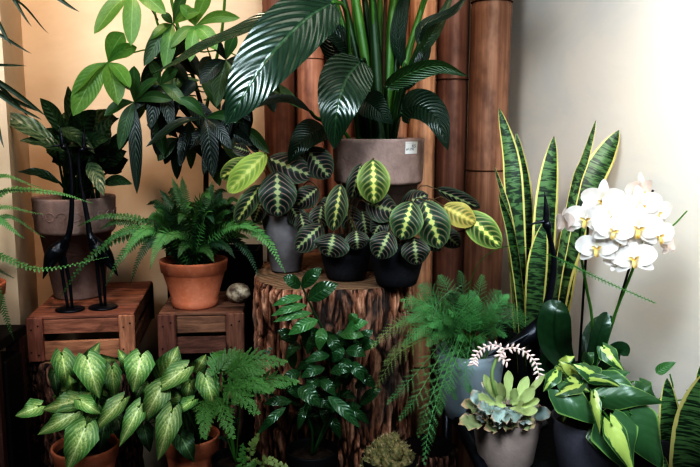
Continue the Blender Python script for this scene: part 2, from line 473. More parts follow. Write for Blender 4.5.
# ------------------------------------------------------------------ stump and logs
BARK = bark_mat('tree_bark', (.030, .014, .010), (.62, .36, .25), (.30, .145, .09), .6)
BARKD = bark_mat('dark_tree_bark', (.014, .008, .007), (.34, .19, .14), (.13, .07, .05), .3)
def endgrain():
    s = N('cut_wood'); o = s.obj()
    n1 = s.noise(o, 16.0, 5.0, .65); n2 = s.noise(o, 90.0, 4.0)
    w = s.n('ShaderNodeTexWave', {'Vector': o, 'Scale': 22.0, 'Distortion': 3.0, 'Detail': 2.0}, wave_type='RINGS', rings_direction='Z').outputs[1]
    col = s.mix(w, (.30, .20, .13), (.20, .12, .075))
    col = s.mix(s.step(n1, .5, .75, 0, .6), col, (.07, .05, .04))
    return s.pbr(col, .8, s.bump(s.math('ADD', n2, w), .5, .003), .2)
CUT = endgrain()
def log(name, label, cat, c, rx, ry, z0, z1, mat, pw=2.0, amp=.012, na=300, nz=110, flare=.04, seed=0, nf=17, vor=None, topm=None):
    t = thing(name, label, cat, (c[0], c[1], z0)); m = M(); vs = []; fs = []; att = []
    rim = []
    for i in range(nz+1):
        f = i/nz; z = z0+(z1-z0)*f
        for k in range(na):
            a = 2*PI*k/na; ca, sa = math.cos(a), math.sin(a)
            se = (abs(ca)**pw+abs(sa)**pw)**(-1/pw)
            wx = noise.noise((ca*2, sa*2, z*9+seed))*.35+noise.noise((ca*6, sa*6, z*22+seed))*.12
            q = Vector((ca*nf/6.28*1.15, sa*nf/6.28*1.15, z*6.5+seed))+Vector((wx, wx, 0))
            if vor:
                wz = noise.noise((ca*5, sa*5, z*16+seed))*.5; kx = rx/vor[0]
                vd = noise.voronoi(Vector((ca*kx+wx*1.6, sa*kx+wx*1.6, z/vor[1]+wz*1.3+seed)))[0]
                v1 = min(1, (vd[1]-vd[0])*5.5)
                v1 = v1*(.72+.75*noise.noise((ca*9, sa*9, z*14)))+.45*noise.noise((ca*34, sa*34, z*26))+.2*noise.noise((ca*80, sa*80, z*90))
            else:
                v1 = 1-max(0, 1-abs(noise.noise(q*1.5))*2.6)
            v2 = abs(noise.noise(Vector((q.x*3.4, q.y*3.4, z*14+seed))))*2
            big = noise.noise((ca*1.3+seed, sa*1.3, z*2))
            d = min(1, v1*.95)*.75+v2*.25
            edge = 0 if f < .985 else -.3*(f-.985)/.015
            rr = 1+flare*(1-f)**2+.05*big
            off = amp*(d-.55+edge)
            vs.append(Vector((c[0]+ca*se*(rx*rr+off), c[1]+sa*se*(ry*rr+off), z+(.004*noise.noise((ca*5, sa*5, seed)) if i == nz else 0))))
            att.append(max(.01, min(1, d)))
    for i in range(nz):
        for k in range(na): fs.append((i*na+k, i*na+(k+1) % na, (i+1)*na+(k+1) % na, (i+1)*na+k))
    m.add(vs, fs, None, att); build('bark', m, mat, t)
    top = vs[nz*na:]; m = M(); tv = list(top); cc = Vector((c[0], c[1], z1)); tf = []
    for s_, dz in ((.96, .001), (.7, .0015), (.35, .001)):
        tv += [cc+(v-cc)*s_+Vector((0, 0, dz)) for v in top]
    for r_ in range(3):
        for k in range(na): tf.append((r_*na+k, r_*na+(k+1) % na, (r_+1)*na+(k+1) % na, (r_+1)*na+k))
    tf.append(tuple(3*na+k for k in range(na))); m.add(tv, tf); build('cut_top' if not topm else 'rough_top', m, topm or CUT, t)
    return t
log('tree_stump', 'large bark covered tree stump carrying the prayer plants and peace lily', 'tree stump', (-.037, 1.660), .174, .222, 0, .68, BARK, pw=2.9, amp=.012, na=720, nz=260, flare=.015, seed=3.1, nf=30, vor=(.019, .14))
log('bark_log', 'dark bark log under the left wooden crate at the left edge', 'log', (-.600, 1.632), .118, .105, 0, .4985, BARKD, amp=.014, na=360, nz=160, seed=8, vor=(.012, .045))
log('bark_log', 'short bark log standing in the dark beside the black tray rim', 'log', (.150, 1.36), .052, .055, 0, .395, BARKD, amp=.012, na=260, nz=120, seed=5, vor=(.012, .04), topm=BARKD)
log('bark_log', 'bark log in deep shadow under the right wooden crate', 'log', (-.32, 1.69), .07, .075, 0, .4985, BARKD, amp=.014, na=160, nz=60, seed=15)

# ------------------------------------------------------------------ crates
WOODX = wood_mat('crate_wood', (.36, .145, .065), (.17, .064, .032), 0)
WOODZ = wood_mat('crate_wood_upright', (.40, .16, .075), (.20, .075, .036), 2)
WOODY = wood_mat('crate_wood_side', (.32, .13, .06), (.15, .056, .03), 1)
WOODX2 = wood_mat('aged_crate_wood', (.22, .10, .055), (.10, .045, .026), 0)
WOODZ2 = wood_mat('aged_crate_wood_upright', (.19, .075, .042), (.09, .036, .022), 2)
WOODY2 = wood_mat('aged_crate_wood_side', (.18, .08, .045), (.08, .036, .022), 1)
NAIL = simple('rusty_nail', (.012, .008, .007), .6, .4)
def crate(label, fl, w, dp, h, ztop, rot, mats, cw, slats):
    """fl front-left top corner; boards lie along local x; sides along local y"""
    wx, wz, wy = mats
    rz = Matrix.Rotation(rot, 3, 'Z'); O = Vector((fl[0], fl[1], ztop-h))
    t = thing('wooden_crate', label, 'crate', O+rz@Vector((w/2, dp/2, 0)), 'old slatted wooden crates')
    def L(x, y, z): return O+rz@Vector((x, y, z))
    def b(name, c, d, mat):
        m = M(); box(m, L(*c), d, rot, .0018, .0006); return build(name, m, mat, t, smooth=False)
    # top: boards across the depth, running left-right
    nb = 4; g = .004; bw = (dp-.006-g*(nb-1))/nb
    for i in range(nb):
        b('top_board', (w/2, .006+bw/2+i*(bw+g), h-.0045), (w-.004, bw, .009), wx)
    for (z0, z1) in slats:                                  # front, back and both ends
        b('slat', (w/2, .010, (z0+z1)/2), (w-.01, .008, z1-z0), wx)
        b('slat', (w/2, dp-.010, (z0+z1)/2), (w-.01, .008, z1-z0), wx)
        b('end_slat', (.009, dp/2, (z0+z1)/2), (.008, dp-.034, z1-z0), wy)
        b('end_slat', (w-.009, dp/2, (z0+z1)/2), (.008, dp-.034, z1-z0), wy)
    for x in (cw/2, w-cw/2):
        for y in (.0015, dp-.0015):
            c = b('corner_board', (x, y, h/2-.0012), (cw, .009, h-.003), wz)
            if y < .01:
                for nx, nz_ in ((-.25, .22), (.2, .16), (-.2, .72), (.22, .8)):
                    m = M(); q = L(x+nx*cw, y-.005, h*nz_); e = rz@Vector((0, -.0012, 0))
                    tube(m, [q, q+e], .0016, 1, 8); build('nail', m, NAIL, c)
    for x in (.022, w-.022):
        for y in (.022, dp-.022):
            b('inner_post', (x, y, h/2-.006), (.016, .016, h-.018), wz)
fl = P(26, 321, 1.54)
crate('orange brown slatted crate holding the two black birds and carved pot', (fl.x, fl.y), .222, .34, .099, .60, math.radians(8), (WOODX, WOODZ, WOODY), .033, ((.0, .042), (.058, .0895)))
fl2 = P(157, 316, 1.57)
crate('darker weathered crate under the terracotta pot, left of the stump', (fl2.x, fl2.y), .186, .215, .099, .60, math.radians(5), (WOODX2, WOODZ2, WOODY2), .040, ((.005, .044), (.052, .0895)))

# ------------------------------------------------------------------ bench and black tray table (mostly below the frame)
DARKW = simple('black_stained_wood', (.010, .008, .007), .6, .3, 20, .4, .2)
t = thing('plant_bench', 'low black stained bench in the shadow below the leafy plants', 'bench', (-.262, 1.285, 0))
m = M(); box(m, (-.262, 1.285, .285), (.70, .25, .03), 0, .003); build('bench_top', m, DARKW, t, False)
for x in (-.59, .06):
    for y in (1.185, 1.385):
        m = M(); box(m, (x, y, .135), (.03, .03, .27), 0, .002); build('leg', m, DARKW, t, False)
ta = thing('tray_table', 'black table with raised rim running below the right-hand pots', 'table', (.45, 1.4, 0))
E1 = Vector((.162, 1.42, 0)); E0 = Vector((.222, 1.06, 0))   # left edge
quad = [E0, Vector((.62, 1.06, 0)), Vector((.50, 1.65, 0)), Vector((.19, 1.65, 0))]
zt = .44
m = M(); vs = [q+Vector((0, 0, zt-.02)) for q in quad]+[q+Vector((0, 0, zt)) for q in quad]
m.add(vs, [(3, 2, 1, 0), (4, 5, 6, 7)]+[(i, (i+1) % 4, (i+1) % 4+4, i+4) for i in range(4)])
build('table_top', m, METAL, ta, False)
m = M()
for i in range(4):
    a, b = quad[i], quad[(i+1) % 4]; up = Vector((0, 0, zt+.006)); tube(m, [a+up, b+up], .0085, 1, 8)
build('rim', m, METAL, ta)
for i in range(4):
    q = quad[i].lerp(Vector((.4, 1.4, 0)), .14)
    m = M(); tube(m, [q, q+Vector((0, 0, zt-.019))], .012, 1, 10); build('leg', m, METAL, ta)

# ------------------------------------------------------------------ pots
def pot_profile(kind, rt, rb, h):
    if kind == 'terra':
        lip = h*.28; return [(rb*.6, 0), (rb, 0), (rb+.001, .003), (rb+(rt*.9-rb)*.18, h*.15), (rb+(rt*.9-rb)*.2-.002, h*.155), (rt*.9, h-lip), (rt*.905, h-lip+.001), (rt*.955, h-lip+.004), (rt*.99, h-.006), (rt, h-.002), (rt*.985, h), (rt*.93, h), (rt*.90, h-.006), (rt*.85, h*.8)]
    if kind == 'band':
        lip = h*.33; return [(rb*.6, 0), (rb*.98, 0), (rb, .004), (rt*.86, h-lip-.004), (rt*.90, h-lip-.006), (rt*.955, h-lip), (rt*.965, h-lip+.003), (rt*.99, h-.01), (rt, h-.004), (rt*.985, h), (rt*.93, h), (rt*.90, h-.006), (rt*.84, h*.85)]
    if kind == 'taper':
        return [(rb*.6, 0), (rb*.96, 0), (rb, .003), (rb+(rt-rb)*.5, h*.5), (rt, h-.002), (rt-.001, h), (rt*.94, h), (rt*.92, h-.004), (rt*.85, h*.8)]
    if kind == 'bowl':
        return [(rb*.5, 0), (rb*.9, 0), (rb, .003)]+[(rb+(rt-rb)*math.sin(f*PI/2)**.9, h*(.05+.75*f)) for f in (.2, .4, .6, .8, 1)]+[(rt*.99, h-.003), (rt*.97, h), (rt*.91, h), (rt*.88, h-.004), (rt*.84, h*.75)]
def pot(parent, c, kind, rt, rb, h, mat, seg=64, name='pot', soil=True):
    m = M(); lathe(m, c, pot_profile(kind, rt, rb, h), seg); o = build(name, m, mat, parent)
    if soil:
        m = M(); vs = [Vector(c)+Vector((0, 0, h*.87))]; fs = []
        for r_ in (.45, .88):
            for k in range(32):
                a = 2*PI*k/32; rr = rt*r_
                vs.append(Vector(c)+Vector((rr*math.cos(a), rr*math.sin(a), h*.86+R.uniform(-.002, .002) if r_ < .8 else h*.84)))
        for k in range(32):
            fs.append((0, 1+k, 1+(k+1) % 32)); fs.append((1+k, 33+k, 33+(k+1) % 32, 1+(k+1) % 32))
        m.add(vs, fs); build('soil', m, SOIL, parent)
    return o

# ---- leaf materials
PL = leaf_mat('peace_lily_leaf', (.010, .038, .016), vein=(.004, .016, .008), freq=15, curve=3.6, vw=.2, vmix=.6, rib=(.03, .09, .03), rough=.27, bump=.28, transl=.05, var=.3, noise_amt=.3, spec=.9)
PLB = leaf_mat('peace_lily_leaf_dark', (.007, .028, .014), vein=(.003, .010, .006), freq=15, curve=3.6, vw=.2, vmix=.6, rough=.34, bump=.5, transl=.03, var=.3, noise_amt=.3)
PLG = leaf_mat('peace_lily_leaf_green', (.022, .075, .022), vein=(.01, .04, .012), freq=15, curve=3.6, vw=.2, rib=(.07, .17, .05), rough=.35, bump=.5, transl=.12)
AG = leaf_mat('aglaonema_leaf', (.010, .036, .013), vein=(.05, .11, .04), freq=7, curve=1.6, vw=.3, vmix=.25, rib=(.04, .1, .03), rough=.36, bump=.3, transl=.05, noise_amt=.5, light=(.04, .09, .035))
AGV = leaf_mat('aglaonema_variegated_leaf', (.010, .040, .014), vein=(.14, .18, .09), freq=6, curve=1.6, vw=.35, vmix=.6, rib=(.06, .12, .04), rough=.36, bump=.3, transl=.05, noise_amt=.85, light=(.10, .15, .07))
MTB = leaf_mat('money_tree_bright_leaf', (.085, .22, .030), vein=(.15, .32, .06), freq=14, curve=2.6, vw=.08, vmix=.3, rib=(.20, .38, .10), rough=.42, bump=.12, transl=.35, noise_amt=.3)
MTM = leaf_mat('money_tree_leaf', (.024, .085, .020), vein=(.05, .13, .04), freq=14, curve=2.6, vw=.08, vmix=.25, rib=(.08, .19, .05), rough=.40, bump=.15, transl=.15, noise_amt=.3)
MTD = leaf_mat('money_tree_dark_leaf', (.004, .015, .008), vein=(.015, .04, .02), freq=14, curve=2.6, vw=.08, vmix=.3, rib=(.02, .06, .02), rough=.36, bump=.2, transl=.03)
MAR = {'d': maranta_mat('prayer_leaf_dark', (.032, .066, .042), (.015, .022, .018), (.30, .34, .15), (.40, .165, .16), (.060, .115, .060)),
       'm': maranta_mat('prayer_leaf_green', (.050, .115, .050), (.022, .040, .020), (.48, .50, .13), (.38, .17, .13), (.14, .23, .07)),
       'b': maranta_mat('prayer_leaf_bright', (.13, .23, .04), (.045, .085, .018), (.66, .66, .14), (.45, .22, .14), (.28, .40, .07)),
       'l': maranta_mat('prayer_leaf_lime', (.34, .50, .07), (.22, .38, .06), (.55, .66, .16), (.50, .62, .14), (.36, .58, .08), .3),
       'y': maranta_mat('prayer_leaf_yellow', (.50, .46, .08), (.22, .23, .05), (.72, .62, .14), (.55, .22, .10), (.55, .52, .10), .25)}
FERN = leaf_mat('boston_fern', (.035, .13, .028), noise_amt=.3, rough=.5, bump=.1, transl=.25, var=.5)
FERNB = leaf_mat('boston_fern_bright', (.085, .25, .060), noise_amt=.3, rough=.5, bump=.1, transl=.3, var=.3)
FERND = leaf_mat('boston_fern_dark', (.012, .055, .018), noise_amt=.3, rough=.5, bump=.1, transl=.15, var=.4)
ASP = leaf_mat('asparagus_fern', (.055, .20, .055), noise_amt=.3, rough=.55, bump=.0, transl=.3, var=.5)
ASPB = leaf_mat('asparagus_fern_bright', (.10, .33, .10), noise_amt=.3, rough=.55, bump=.0, transl=.3, var=.4)
ASPY = leaf_mat('asparagus_fern_tawny', (.17, .22, .06), noise_amt=.3, rough=.55, bump=.0, transl=.3, var=.4)
LACE = leaf_mat('lacy_fern', (.062, .17, .030), noise_amt=.3, rough=.5, bump=.1, transl=.25, var=.5)
SY = syng_mat('arrowhead_leaf', (.038, .13, .022), (.32, .42, .10), (.52, .58, .22))
SYB = syng_mat('arrowhead_pale_leaf', (.070, .19, .030), (.48, .56, .17), (.62, .68, .32))
SYD = syng_mat('arrowhead_dark_leaf', (.014, .055, .014), (.08, .17, .06), (.22, .32, .14))
SN = snake_mat('snake_plant_leaf')
SNF = snake_mat('snake_plant_front_leaf', 1.1)
BR0 = brasil_mat('heart_leaf_dark', -.05); BR1 = brasil_mat('heart_leaf_striped', .33); BR2 = brasil_mat('heart_leaf_lime', .75)
ZZ = leaf_mat('glossy_pinnate_leaf', (.014, .060, .016), vein=(.03, .09, .03), freq=8, curve=1.5, vw=.1, vmix=.3, rib=(.05, .13, .04), rough=.25, bump=.3, transl=.06, var=.5)
ZZB = leaf_mat('glossy_pinnate_bright_leaf', (.035, .14, .03), vein=(.06, .18, .05), freq=8, curve=1.5, vw=.1, vmix=.3, rib=(.1, .22, .06), rough=.28, bump=.3, transl=.15)
ORL = leaf_mat('orchid_leaf', (.010, .045, .016), rough=.3, bump=.05, rib=(.006, .028, .01), transl=.03)
DRA = leaf_mat('dracaena_leaf', (.020, .045, .018), rough=.45, bump=.1, rib=(.04, .06, .03), transl=.05, edge=(.07, .05, .03))
for mt in (FERN,): pass

# ------------------------------------------------------------------ 1 peace lily
c = P(379, 140, 1.69); pc = Vector((c.x-.001, 1.695, .6835)); ph = c.z-.6835+.004
lily = thing('potted_peace_lily', 'big dark green peace lily in taupe banded pot with price sticker', 'potted plant', pc)
prt = 46.0*1.69/F
pp = pot(lily, pc, 'band', prt, .070, ph, TAUPE, 80)
# sticker
STK = simple('white_paper', (.62, .60, .58), .7, .3)
INK = simple('black_print', (.03, .03, .04), .7, .2)
m = M(); vs = []; fs = []; uvs = []
aC = math.asin((P(412.5, 143, 1.60).x-pc.x)/prt); hw = .0185/prt
for i in range(9):
    a = aC-hw/1.0+2*hw*i/8
    for j in range(2):
        z = pc.z+ph-.006-.026*(1-j); rr = prt*(1.004 if j else .99)+.0008
        vs.append(Vector((pc.x+rr*math.sin(a), pc.y-rr*math.cos(a), z)))
for i in range(8): fs.append((i*2, i*2+2, i*2+3, i*2+1))
m.add(vs, fs); stk = build('price_sticker', m, STK, pp)
def cyl_text(body, size, a0, z0):
    cu = bpy.data.curves.new('print', 'FONT'); cu.body = body; cu.size = size; cu.resolution_u = 2
    ob = bpy.data.objects.new('tmp_print', cu); COL.objects.link(ob)
    bpy.context.view_layer.update(); me = ob.to_mesh()
    m = M(); vs = []
    for v in me.vertices:
        z = z0+v.co.y; f = (z-(pc.z+ph-.032))/.026
        rr = prt*(.99+.014*f)+.0014; a = a0+v.co.x/prt
        vs.append(Vector((pc.x+rr*math.sin(a), pc.y-rr*math.cos(a), z)))
    m.add(vs, [tuple(p.vertices) for p in me.polygons]); ob.to_mesh_clear(); bpy.data.objects.remove(ob)
    build('print', m, INK, stk, False)
zb = pc.z+ph-.032
cyl_text('8,5.', .0095, aC-.0005/prt, zb+.0135); cyl_text('#P 3795', .0068, aC-hw+.0015/prt, zb+.0075)
cyl_text('................', .006, aC-hw+.002/prt, zb+.0225)
sb = lambda x, y=1.69: (P(x, 134, y).x, y, pc.z+ph*.86)      # stalk roots in the pot
def ll(px, w, mat, stem, sm=STEMD, r=.004, **kw):
    kw.setdefault('prof', 'ovate'); kw.setdefault('cols', 10); kw.setdefault('n', 26)
    return pleaf(lily, mat, px, w, stem=stem, stem_r=[r*1.2, r, r*.8], stem_mat=sm, **kw)
ll([(334, 2, 1.47), (305, 20, 1.42), (268, 58, 1.37), (242, 98, 1.355), (226, 125, 1.36)], 60, PL, [sb(360), P(350, 60, 1.6), P(346, 10, 1.52)], STEMG, tilt=6, cup=.12, wave=.015)
ll([(322, 5, 1.55), (285, 14, 1.54), (240, 32, 1.53), (190, 55, 1.53), (152, 75, 1.55)], 32, PL, [sb(362), P(345, 50, 1.63), P(335, 2, 1.58)], STEMG, tilt=52, cup=.2, wave=.03, prof='lance')
ll([(362, 60, 1.56), (346, 80, 1.51), (337, 112, 1.48), (334, 149, 1.50)], 50, PL, [sb(368), P(366, 70, 1.62)], tilt=-6, cup=.12)
ll([(401, 114, 1.60), (418, 106, 1.56), (436, 118, 1.53), (448, 150, 1.52)], 37, PLB, [sb(392), P(395, 125, 1.63)], tilt=-10, cup=.14)
ll([(386, 88, 1.60), (408, 74, 1.57), (438, 66, 1.55), (467, 76, 1.54)], 22, PLG, [sb(388), P(386, 110, 1.64)], tilt=50, cup=.25)
ll([(325, 128, 1.60), (313, 132, 1.57), (300, 144, 1.55), (288, 164, 1.55)], 32, PLB, [sb(360), P(338, 124, 1.64)], STEMG, tilt=12)
ll([(361, 98, 1.62), (370, 104, 1.59), (380, 112, 1.58), (393, 124, 1.58)], 30, PLB, [sb(370), P(360, 108, 1.66)], tilt=6)
ll([(311, 112, 1.62), (290, 100, 1.61), (262, 103, 1.60), (228, 121, 1.60)], 19, PLB, [sb(356), P(330, 125, 1.68), P(316, 118, 1.64)], STEMG, tilt=45, prof='lance')
ll([(416, 58, 1.66), (428, 40, 1.65), (440, 20, 1.65), (455, -12, 1.67)], 15, PLG, [sb(392), P(402, 100, 1.69), P(412, 66, 1.67)], tilt=35, prof='lance')
ll([(418, 46, 1.62), (424, 26, 1.62), (452, 12, 1.62), (470, -8, 1.64)], 18, PLB, [sb(388), P(400, 95, 1.66)], tilt=-40, prof='lance')
ll([(344, 62, 1.66), (334, 48, 1.65), (322, 22, 1.66), (318, 4, 1.70)], 24, PLB, [sb(366), P(352, 90, 1.69)], tilt=-10)
ll([(350, 52, 1.60), (338, 36, 1.58), (318, 26, 1.57), (296, 30, 1.58)], 24, PLB, [sb(366), P(356, 84, 1.66)], tilt=20)
ll([(398, 92, 1.66), (412, 78, 1.65), (425, 52, 1.66), (430, 24, 1.68)], 14, PLB, [sb(386)], tilt=20, prof='lance')
ll([(404, 70, 1.7), (398, 40, 1.7), (402, 10, 1.71), (408, -20, 1.72)], 16, PLB, [sb(384, 1.72)], tilt=0, prof='lance')
ll([(372, -10, 1.66), (386, -34, 1.6), (415, -44, 1.5), (440, -30, 1.42)], 50, PL, [sb(378), P(374, 40, 1.68)], STEMG, tilt=20)
ll([(430, -12, 1.70), (446, -50, 1.66), (478, -66, 1.58), (510, -50, 1.52)], 46, PL, [sb(392), P(410, 50, 1.72)], STEMG, tilt=10)
ll([(352, -6, 1.7), (350, -50, 1.66), (335, -80, 1.6), (310, -84, 1.5)], 56, PL, [sb(372), P(358, 50, 1.72)], STEMG, tilt=-10)
for a, b, d, w, mt in ((372, 352, 1.68, 6.5, STEMG), (380, 371, 1.66, 6.5, STEMD), (387, 396, 1.70, 7.5, STEMG), (376, 362, 1.72, 5, STEMD), (390, 412, 1.71, 5, STEMD), (394, 432, 1.69, 4.5, STEMG), (364, 338, 1.70, 5, STEMD), (366, 328, 1.72, 3.5, STEMG), (381, 380, 1.73, 5, STEMG), (384, 386, 1.67, 2.5, STEMB)):
    top = P(b, -25, d+.03); bs = Vector(sb(a*.5+190, d)); r0 = w*1.7/F/1.0
    mid = bs.lerp(top, .5)+Vector(((top.x-bs.x)*-.10, 0, 0))
    stalk(lily, mt, [bs, mid, top], [r0*1.0, r0*.85, r0*.5], 'stalk', 16, 8, True)

# ------------------------------------------------------------------ 2 prayer plants
def maranta(label, c, kind, rt, rb, h, mat, leaves, fill, dD=0.0):
    t = thing('potted_prayer_plant', label, 'potted plant', c, 'prayer plants on the stump')
    pot(t, c, kind, rt, rb, h, mat, 56)
    root = Vector(c)+Vector((0, 0, h*.86))
    for (x0, y0, x1, y1, w, k, D, tilt) in leaves:
        D += dD
        mx, my = (x0+x1)/2, (y0+y1)/2
        px = [(x0, y0, D+.012), (mx, my, D-.008), (x1, y1, D+.004)]
        b = P(*px[0]); s0 = root+Vector((R.uniform(-.012, .012), R.uniform(-.012, .012), 0))
        mid = s0.lerp(b, .55)+Vector((0, .008, .028+abs(b.x-s0.x)*.25))
        pleaf(t, MAR[k], px, w*1.04, stem=[s0, mid], stem_r=.0011, stem_mat=STEMR, prof='ellip', cols=10, n=18, cup=-.12 if k != 'l' else .25, tilt=tilt, wave=.012, up=.2)
    for (x0, y0, ang, ln, w, D) in fill:
        a = math.radians(ang); x1, y1 = x0+ln*math.cos(a), y0+ln*math.sin(a)
        px = [(x0, y0, D+.01), ((x0+x1)/2, (y0+y1)/2, D-.006), (x1, y1, D)]
        b = P(*px[0]); pleaf(t, MAR['d'], px, w, stem=[root, root.lerp(b, .5)+Vector((0, .01, .02))], stem_r=.001, stem_mat=STEMR, prof='ellip', cols=8, n=12, cup=-.1, tilt=R.uniform(-30, 30), up=.2)
pa = P(286, 262, 1.63); ca = Vector((pa.x, 1.63, .6835))
maranta('prayer plant with lime leaf in the grey tapered pot, left on the stump', ca, 'taper', .053, .033, .126, GREYPOT, [
    (266, 153, 228, 192, 25, 'l', 1.52, 8), (252, 160, 220, 178, 20, 'b', 1.56, -15), (260, 185, 236, 223, 20, 'm', 1.53, -25),
    (277, 171, 278, 217, 37, 'd', 1.53, 0), (268, 158, 312, 176, 30, 'd', 1.57, -5), (306, 148, 330, 178, 29, 'd', 1.58, 10),
    (322, 224, 295, 250, 25, 'd', 1.52, 10), (318, 188, 296, 206, 22, 'd', 1.56, -10), (300, 212, 306, 236, 20, 'd', 1.55, 20)],
    [(290, 205, 60, 26, 20, 1.57), (262, 200, 110, 24, 18, 1.58), (296, 160, -20, 26, 20, 1.6), (250, 152, 200, 18, 16, 1.60)])
pb = P(346, 275, 1.56); cb = Vector((pb.x, 1.545, .6835))
maranta('prayer plant in round black bowl pot, middle of the three on the stump', cb, 'bowl', .053, .040, .086, BLACKPOT, [
    (341, 184, 333, 231, 23, 'm', 1.50, -18), (334, 233, 328, 257, 36, 'd', 1.485, 5), (361, 164, 351, 200, 17, 'd', 1.55, -30),
    (373, 159, 374, 204, 32, 'b', 1.50, 0), (366, 203, 398, 212, 29, 'd', 1.54, 0), (356, 230, 358, 250, 24, 'd', 1.49, 0), (350, 175, 362, 198, 22, 'd', 1.56, 15)],
    [(345, 205, 70, 30, 24, 1.56), (340, 200, 160, 26, 20, 1.57), (322, 205, 100, 26, 22, 1.55), (362, 210, 80, 26, 22, 1.56), (350, 190, -40, 24, 20, 1.6)], -.025)
pcx = P(397, 275, 1.50); cc_ = Vector((pcx.x-.002, 1.482, .6835))
maranta('prayer plant with yellow green leaves in black pot, right on the stump', cc_, 'bowl', .053, .040, .088, BLACKPOT, [
    (412, 201, 401, 240, 33, 'm', 1.45, -4), (424, 200, 441, 248, 34, 'm', 1.47, 6), (443, 206, 476, 223, 24, 'y', 1.49, 5), (464, 212, 501, 247, 28, 'b', 1.50, 8),
    (390, 231, 377, 259, 28, 'd', 1.44, -5), (414, 237, 417, 265, 28, 'd', 1.46, 0), (436, 189, 480, 208, 17, 'd', 1.55, 40)],
    [(398, 215, 70, 28, 24, 1.52), (425, 225, 60, 30, 24, 1.53), (400, 205, -20, 30, 22, 1.54), (385, 215, 120, 24, 20, 1.52), (440, 230, 40, 26, 20, 1.55)], -.055)

# ------------------------------------------------------------------ 3 carved pot with aglaonema
cg = Vector((P(78, 270, 1.745).x, 1.745, .6005)); hg = P(78, 196, 1.745).z-.6005
ag = thing('potted_aglaonema', 'dark leafy aglaonema in a carved taupe pot on left crate', 'potted plant', cg)
rg = 40*1.745/F
po = pot(ag, cg, 'band', rg, .056, hg, TAUPE, 80)
m = M()
for i in range(10):                                           # carved scrolls round the band
    a0 = -PI/2+(i-5)*2*PI/10+.2
    for (sa, sz) in ((1, 1), (-1, 1), (1, -1)):
        pts = []
        for j in range(9):
            th = j/8*4.2; r_ = .013*(1-j/11)
            a = a0+sa*(.010+r_*math.cos(th))/rg*1.2; z = hg-.040+sz*(r_*math.sin(th))
            rr = rg*(.965+.035*(z-(hg*.67))/(hg*.33))+.0002
            pts.append(Vector((cg.x+rr*math.cos(a), cg.y+rr*math.sin(a), cg.z+z)))
        tube(m, pts, .0011, 16, 5)
build('carved_relief', m, TAUPE, po)
rootg = Vector((cg.x, cg.y, cg.z+hg*.86))
def al(x0, y0, x1, y1, w, mat, D, tilt, bend=4):
    ln = math.hypot(x1-x0, y1-y0); mx, my = (x0+x1)/2, (y0+y1)/2-bend
    px = [(x0, y0, D+.02), (mx, my, D), (x1, y1, D-.02)]; b = P(*px[0]); s0 = rootg+Vector((R.uniform(-.03, .03), R.uniform(-.02, .02), 0))
    pleaf(ag, mat, px, w, stem=[s0, s0.lerp(b, .5)+Vector(((b.x-s0.x)*-.15, 0, 0))], stem_r=[.0035, .0025, .002], stem_mat=STEMD, prof='lance', cols=8, n=16, cup=.2, tilt=tilt, wave=.03)
for a in ((56, 144, -8, 114, 22, AGV, 1.62, 20), (66, 152, 20, 141, 20, AG, 1.62, 35), (84, 150, 72, 112, 22, AG, 1.70, 0), (98, 150, 112, 120, 20, AGV, 1.67, -10), (60, 183, 18, 172, 13, AG, 1.66, 30), (64, 135, 40, 98, 15, AG, 1.70, -15),
          (70, 128, 68, 86, 11, AGV, 1.70, 20), (74, 142, 96, 110, 21, AG, 1.68, 15), (92, 146, 119, 118, 16, AG, 1.68, -30), (104, 158, 134, 132, 15, AG, 1.68, 20),
          (58, 128, 95, 154, 17, AG, 1.64, -20), (88, 162, 104, 196, 16, AGV, 1.63, 5), (104, 184, 132, 184, 11, AG, 1.63, 30), (80, 150, 108, 140, 18, AG, 1.65, 10), (70, 160, 44, 146, 18, AG, 1.69, -10)):
    al(*a)
for i in range(36):
    an = R.uniform(-PI, 0)*1.0; ln = R.uniform(20, 34); x0 = 80+R.uniform(-18, 26); y0 = R.uniform(128, 178)
    al(x0, y0, x0+ln*math.cos(an)*1.1, y0+ln*math.sin(an)*.8, R.uniform(14, 22), AG if i % 4 else AGV, R.uniform(1.68, 1.80), R.uniform(-50, 50))
for i in range(7):
    x = 64+i*5; stalk(ag, STEMD, [(x+4, 198, 1.745), (x+R.uniform(-4, 4), 165, 1.74), (x+R.uniform(-8, 10), 135, 1.73)], [.005, .004, .003], 'stem')

